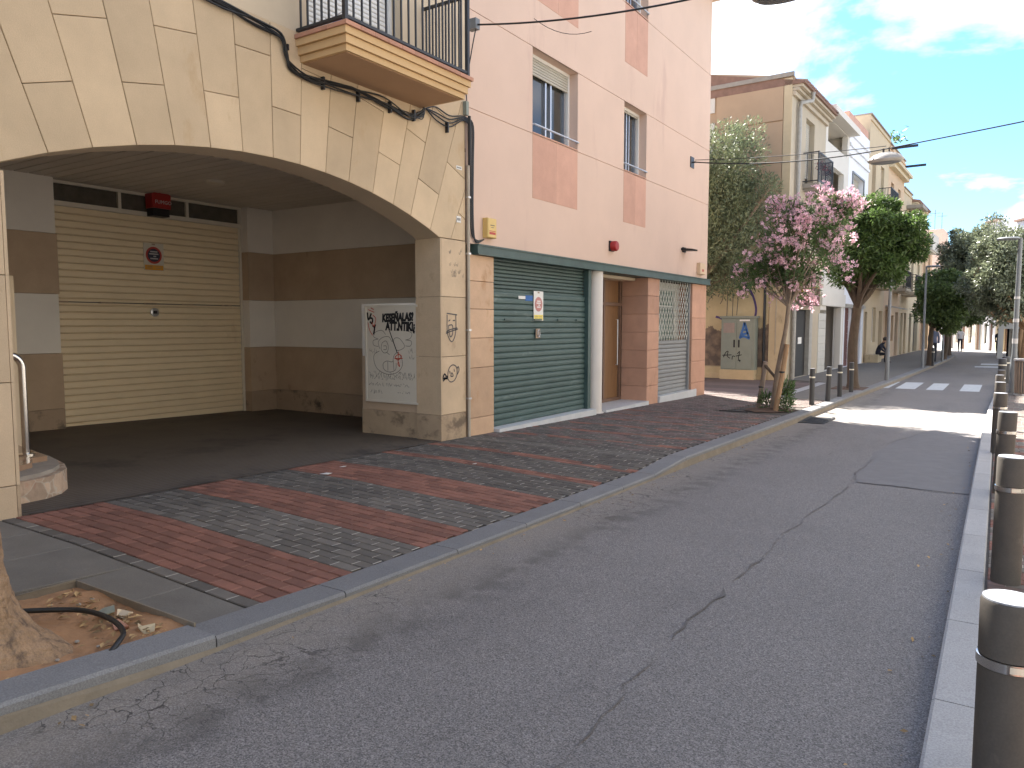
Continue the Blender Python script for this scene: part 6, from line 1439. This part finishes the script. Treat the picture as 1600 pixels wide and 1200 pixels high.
for h in hs:
    cx_, cy_ = -4.03-.02*h, 1.40-.02*h
    for j in range(n_):
        a = 2*PI*j/n_; r_ = trunk_r(a, h)*(1 if h < 2.2 else 1-.28*(h-2.2)/.8); vs.append((cx_+r_*math.cos(a), cy_+r_*math.sin(a), .005+h))
fs = [(i*n_+j, i*n_+(j+1)%n_, (i+1)*n_+(j+1)%n_, (i+1)*n_+j) for i in range(len(hs)-1) for j in range(n_)]
mb.add(vs, fs); tk = mb.build('trunk', 'bark', ft, smooth=True)
ss = tk.modifiers.new('subdiv', 'SUBSURF'); ss.levels = 3; ss.render_levels = 3
tx = D.textures.new('bark', 'CLOUDS'); tx.noise_scale = .16; tx.noise_depth = 3; dm = tk.modifiers.new('bark', 'DISPLACE'); dm.texture = tx; dm.strength = .06; dm.texture_coords = 'GLOBAL'
cl = clumps_in((-4.5,.4,4.9), (1.6,1.4,.9), 30, 41, (.4,.6), .4)
mb = MB()
for c, _ in cl[:8]: mb.tube(smoothpath([(-4.03,1.27,2.9),Vector((-4.03,1.27,2.9)).lerp(Vector(c),.5),c], 4), [.15-.014*i for i in range(9)], 8)
mb.build('limb', 'bark', ft, smooth=True)
leaf_cloud('crown', ft, 'leaf_far', cl, 120, .18, .09, 42)
# soil in the pit, hose, litter
mb = MB(); nx_, ny_ = 22, 26; rnd = random.Random(2)
for j in range(ny_+1):
    for i in range(nx_+1):
        x = PIT[0]-.02+(PIT[1]-PIT[0]+.03)*i/nx_; y = PIT[2]-.02+(PIT[3]-PIT[2]+.03)*j/ny_
        d = math.hypot(x+4.03, y-1.40)
        z = S(y)+.060+.012*math.sin(x*9)*math.cos(y*7)+rnd.gauss(0,.0035)+.07*max(0, 1-d/.55); mb.v.append((x,y,z))
mb.f = [(j*(nx_+1)+i, j*(nx_+1)+i+1, (j+1)*(nx_+1)+i+1, (j+1)*(nx_+1)+i) for j in range(ny_) for i in range(nx_)]; mb.m = [0]*len(mb.f)
struct(mb.build('pit_soil', 'soil', org=(0,0,0), smooth=True))
mb = MB(); mb.box(PIT[0]-.012,PIT[0]-.002,PIT[2],PIT[3],-.1,S(2.2)+.10).box(PIT[0],PIT[1],PIT[3]+.0,PIT[3]+.01,-.1,S(2.25)+.095); struct(mb.build('pit_edge', 'riser', org=(0,0,0)))
HZ = .022
hose = thing('hose', 'black irrigation hose curving across the soil of the tree pit', 'hose', (-3.8,1.98,.05))
hp = [(-4.18,1.74,.10),(-4.10,1.86,.085),(-4.0,1.955,.075),(-3.86,1.99,.07),(-3.70,1.985,.065),(-3.56,1.945,.058),(-3.48,1.87,.05),(-3.455,1.81,.02)]
MB().tube(smoothpath([(a,b,c+HZ) for a,b,c in hp], 6), .0135, 10).build('tube', 'rubber', hose, smooth=True)
mb = MB(); rnd = random.Random(12)
for _ in range(150):
    if rnd.random() < .75: x, y = rnd.uniform(-4.5,-3.5), 2.18-abs(rnd.gauss(0,.16))
    else: x, y = rnd.uniform(-4.55,-3.5), rnd.uniform(1.0,2.2)
    if math.hypot(x+4.03,y-1.40) < .38: continue
    c = Vector((x,y,S(y)+.074+rnd.random()*.012)); a = rnd.random()*6.28; l__ = rnd.uniform(.010,.034); d1 = Vector((math.cos(a),math.sin(a),rnd.gauss(0,.18)))*l__; d2 = Vector((-math.sin(a),math.cos(a),rnd.gauss(0,.2)))*l__*.42
    mb.add([c-d1,c+d2+Vector((0,0,.006)),c+d1,c-d2+Vector((0,0,.004))], [(0,1,2),(0,2,3)])
stuff(mb.build('leaf_litter', 'litter', org=(0,0,0)))
mb = MB(); rnd = random.Random(14)
for _ in range(26):
    x, y = rnd.uniform(-4.5,-3.5), rnd.uniform(1.1,2.2)
    if math.hypot(x+4.03,y-1.40) < .42: continue
    r_ = rnd.uniform(.008,.022); mb.lathe([(r_*.4,0),(r_,r_*.4),(r_*.8,r_*.9),(r_*.2,r_*1.1)], (x,y,S(y)+.060), 6)
stuff(mb.build('pebbles', 'cement', org=(0,0,0)))
for k, (x, y, lb) in enumerate(((-3.62,2.10,'pale flaked bark scrap at the right corner of the tree pit'),(-3.9,2.14,'larger pale bark scrap beside the hose in the tree pit'),(-3.75,2.04,'reddish brown bark scrap beside the hose'))):
    t = thing('bark_scrap', lb, 'bark', (x,y,S(y)+.06), 'bark scraps in the tree pit'); m_ = MB(); rnd = random.Random(k); q = [(x+.075*rnd.uniform(.6,1)*math.cos(a), y+.045*rnd.uniform(.6,1)*math.sin(a), S(y)+.076+.02*math.sin(a*2+k)) for a in [2*PI*i/7 for i in range(7)]]
    m_.prism(q, (0,0,.008)); m_.build('flake', ['pilaster','cream_wall','terracotta'][k], t)
sc_ = thing('rag_scrap', 'small pale blue scrap lying beside the hose', 'scrap', (-3.95,2.07,S(2)+.06)); mb = MB(); mb.prism([(-4.0,2.05,.045),(-3.93,2.03,.05),(-3.90,2.09,.065),(-3.96,2.12,.07),(-4.02,2.09,.05)], (0,0,.01)); mb.build('cloth', 'cab_green', sc_)
for k, (x, y, lb) in enumerate(((-5.90,5.45,'larger white paper scrap on the red paving band'),(-6.07,5.86,'small white paper scrap near the garage edge'),(-5.05,6.95,'tiny pale paper scrap on the thin red paving line'))):
    t = thing('paper_scrap', lb, 'litter', (x,y,ZS(x,y)+.004), 'paper scraps on the pavement'); s = (.06,.035,.025)[k]
    mb = MB(); z = ZS(x,y)+.006; mb.prism([(x-s,y-s*.6,z),(x+s*.9,y-s*.4,z+.006),(x+s,y+s*.5,z+.012),(x-s*.7,y+s*.7,z+.003)], (0,0,.002)); mb.build('sheet', 'white_paint', t)
mb = MB(); rnd = random.Random(19)
for _ in range(120):
    if rnd.random() < .55: y = rnd.uniform(.5,16); x = XL(y)+abs(rnd.gauss(.02,.10))+.03; 
    else: y = rnd.uniform(2,16); x = XR(y)-abs(rnd.gauss(.0,.10))-.03
    a = rnd.random()*6.28; l__ = rnd.uniform(.006,.022); c = Vector((x,y,S(y)+.010)); d1 = Vector((math.cos(a),math.sin(a),rnd.gauss(0,.2)))*l__; d2 = Vector((-math.sin(a),math.cos(a),rnd.gauss(0,.2)))*l__*.5
    mb.add([c-d1,c+d2,c+d1,c-d2+Vector((0,0,.004))], [(0,1,2),(0,2,3)])
stuff(mb.build('gutter_litter', 'litter', org=(0,0,0)))

# ================================================================== PEOPLE
def person(label, loc, rz, joints, edges, radii, cloth, head, hair=True, lower=None, split=.95, group=None, sc=1.0):
    """one continuous skinned body; trousers / skirt and hair are worn pieces"""
    t = D.objects.new('person', None); COL.objects.link(t); t.location = loc; t.rotation_euler.z = rz; t.scale = (sc,sc,sc); tag(t, label, 'person', group); ORG[t.name] = Vector((0,0,0))
    me = D.meshes.new('body'); me.from_pydata(joints, edges, []); o = D.objects.new('body', me); COL.objects.link(o); o.parent = t
    sk = o.modifiers.new('skin', 'SKIN'); sk.use_smooth_shade = True
    for v, r_ in zip(me.skin_vertices[0].data, radii): v.radius = (r_[0], r_[1]) if isinstance(r_, tuple) else (r_, r_)
    me.skin_vertices[0].data[0].use_root = True
    sb = o.modifiers.new('sub', 'SUBSURF'); sb.levels = 1; sb.render_levels = 2
    m_ = D.materials.new('clothed_body'); m_.use_nodes = True; nt_ = m_.node_tree; b_ = nt_.nodes['Principled BSDF']; b_.inputs['Roughness'].default_value = .85
    g_ = nt_.nodes.new('ShaderNodeTexCoord'); sx_ = nt_.nodes.new('ShaderNodeSeparateXYZ'); nt_.links.new(g_.outputs['Object'], sx_.inputs[0])
    r_ = nt_.nodes.new('ShaderNodeValToRGB'); r_.color_ramp.interpolation = 'CONSTANT'; e_ = r_.color_ramp.elements
    dv_ = nt_.nodes.new('ShaderNodeMath'); dv_.operation = 'DIVIDE'; dv_.inputs[1].default_value = 2.0; nt_.links.new(sx_.outputs[2], dv_.inputs[0]); nt_.links.new(dv_.outputs[0], r_.inputs[0])
    e_[0].position = 0; e_[0].color = (.02,.018,.017,1); e_[1].position = .04; e_[1].color = (*lower, 1)
    q = r_.color_ramp.elements.new(split/2); q.color = (*cloth, 1); q = r_.color_ramp.elements.new(head/2); q.color = (.42,.26,.18,1)
    nt_.links.new(r_.outputs[0], b_.inputs['Base Color']); me.materials.append(m_)
    if hair:
        hd = Vector(joints[hair]); MB().lathe([(.01,-.06),(.085,-.05),(.108,.01),(.10,.07),(.06,.115),(.01,.13)], (hd.x,hd.y-.02,hd.z), 14).build('hair', 'hair', t, smooth=True)
    return t
stand = [(0,0,.95),(0,0,1.15),(0,.01,1.38),(0,.02,1.50),(0,.04,1.62),(0,.05,1.74),
         (.17,.01,1.42),(.22,.02,1.15),(.20,.12,.90),(-.17,.01,1.42),(-.22,-.02,1.15),(-.20,-.06,.90),
         (.09,0,.90),(.10,.10,.50),(.10,.02,.08),(.10,.16,.04),(-.09,0,.90),(-.10,-.02,.50),(-.10,-.20,.10),(-.10,-.08,.04)]
sedge = [(0,1),(1,2),(2,3),(3,4),(4,5),(2,6),(6,7),(7,8),(2,9),(9,10),(10,11),(0,12),(12,13),(13,14),(14,15),(0,16),(16,17),(17,18),(18,19)]
srad = [(.14,.11),(.13,.10),(.16,.11),.055,.085,.08,.06,.048,.038,.06,.048,.038,.09,.06,.045,.035,.09,.06,.045,.035]
G3 = 'people in the street'
person('person in a blue-grey top and dark trousers walking away on the left pavement', (-2.72,42.7,ZS(-2.7,42.7)), .1, stand, sedge, srad, (.10,.115,.17), 1.53, 5, (.02,.022,.03), .95, G3, 1.02)
person('person in a maroon skirt far away at the end of the left pavement', (-3.1,60.4,S(60)+.12), -.3, stand, sedge, srad, (.30,.05,.05), 1.53, 5, (.22,.02,.035), .95, G3)
person('person in a pale top and dark trousers far away on the sunlit crossing', (-2.35,63.5,S(60)), .2, stand, sedge, srad, (.55,.52,.5), 1.53, 5, (.03,.03,.04), .95, G3)
person('dark-clothed person far away in front of the grey portico', (.0,56.5,S(56)), .2, stand, sedge, srad, (.03,.03,.035), 1.53, 5, (.02,.02,.025), .95, G3, .95)
sit = [(0,-.05,.48),(0,.02,.68),(0,.14,.90),(0,.22,1.0),(0,.30,1.09),(0,.34,1.19),
       (.17,.15,.90),(.23,.28,.68),(.12,.45,.55),(-.17,.15,.90),(-.23,.28,.68),(-.12,.45,.55),
       (.10,.0,.46),(.13,.42,.48),(.12,.38,.08),(.12,.54,.04),(-.10,.0,.46),(-.13,.42,.48),(-.12,.46,.08),(-.12,.62,.04)]
srad2 = [(.16,.13),(.15,.12),(.17,.12),.06,.09,.085,.065,.05,.04,.065,.05,.04,.10,.07,.05,.04,.10,.07,.05,.04]
step = thing('doorstep', 'low pale stone doorstep under the seated man', 'step', (-5.3,41.6,-.3)); MB().box(-5.55,-4.95,40.6,41.9,-.42,.08).build('stone', 'pilaster', step)
person('person in dark navy clothes sitting hunched on a doorstep', (-5.05,41.3,-.36), -PI/2-.2, sit, sedge, srad2, (.018,.02,.035), 1.04, 5, (.02,.022,.03), .55, G3, 1.0)
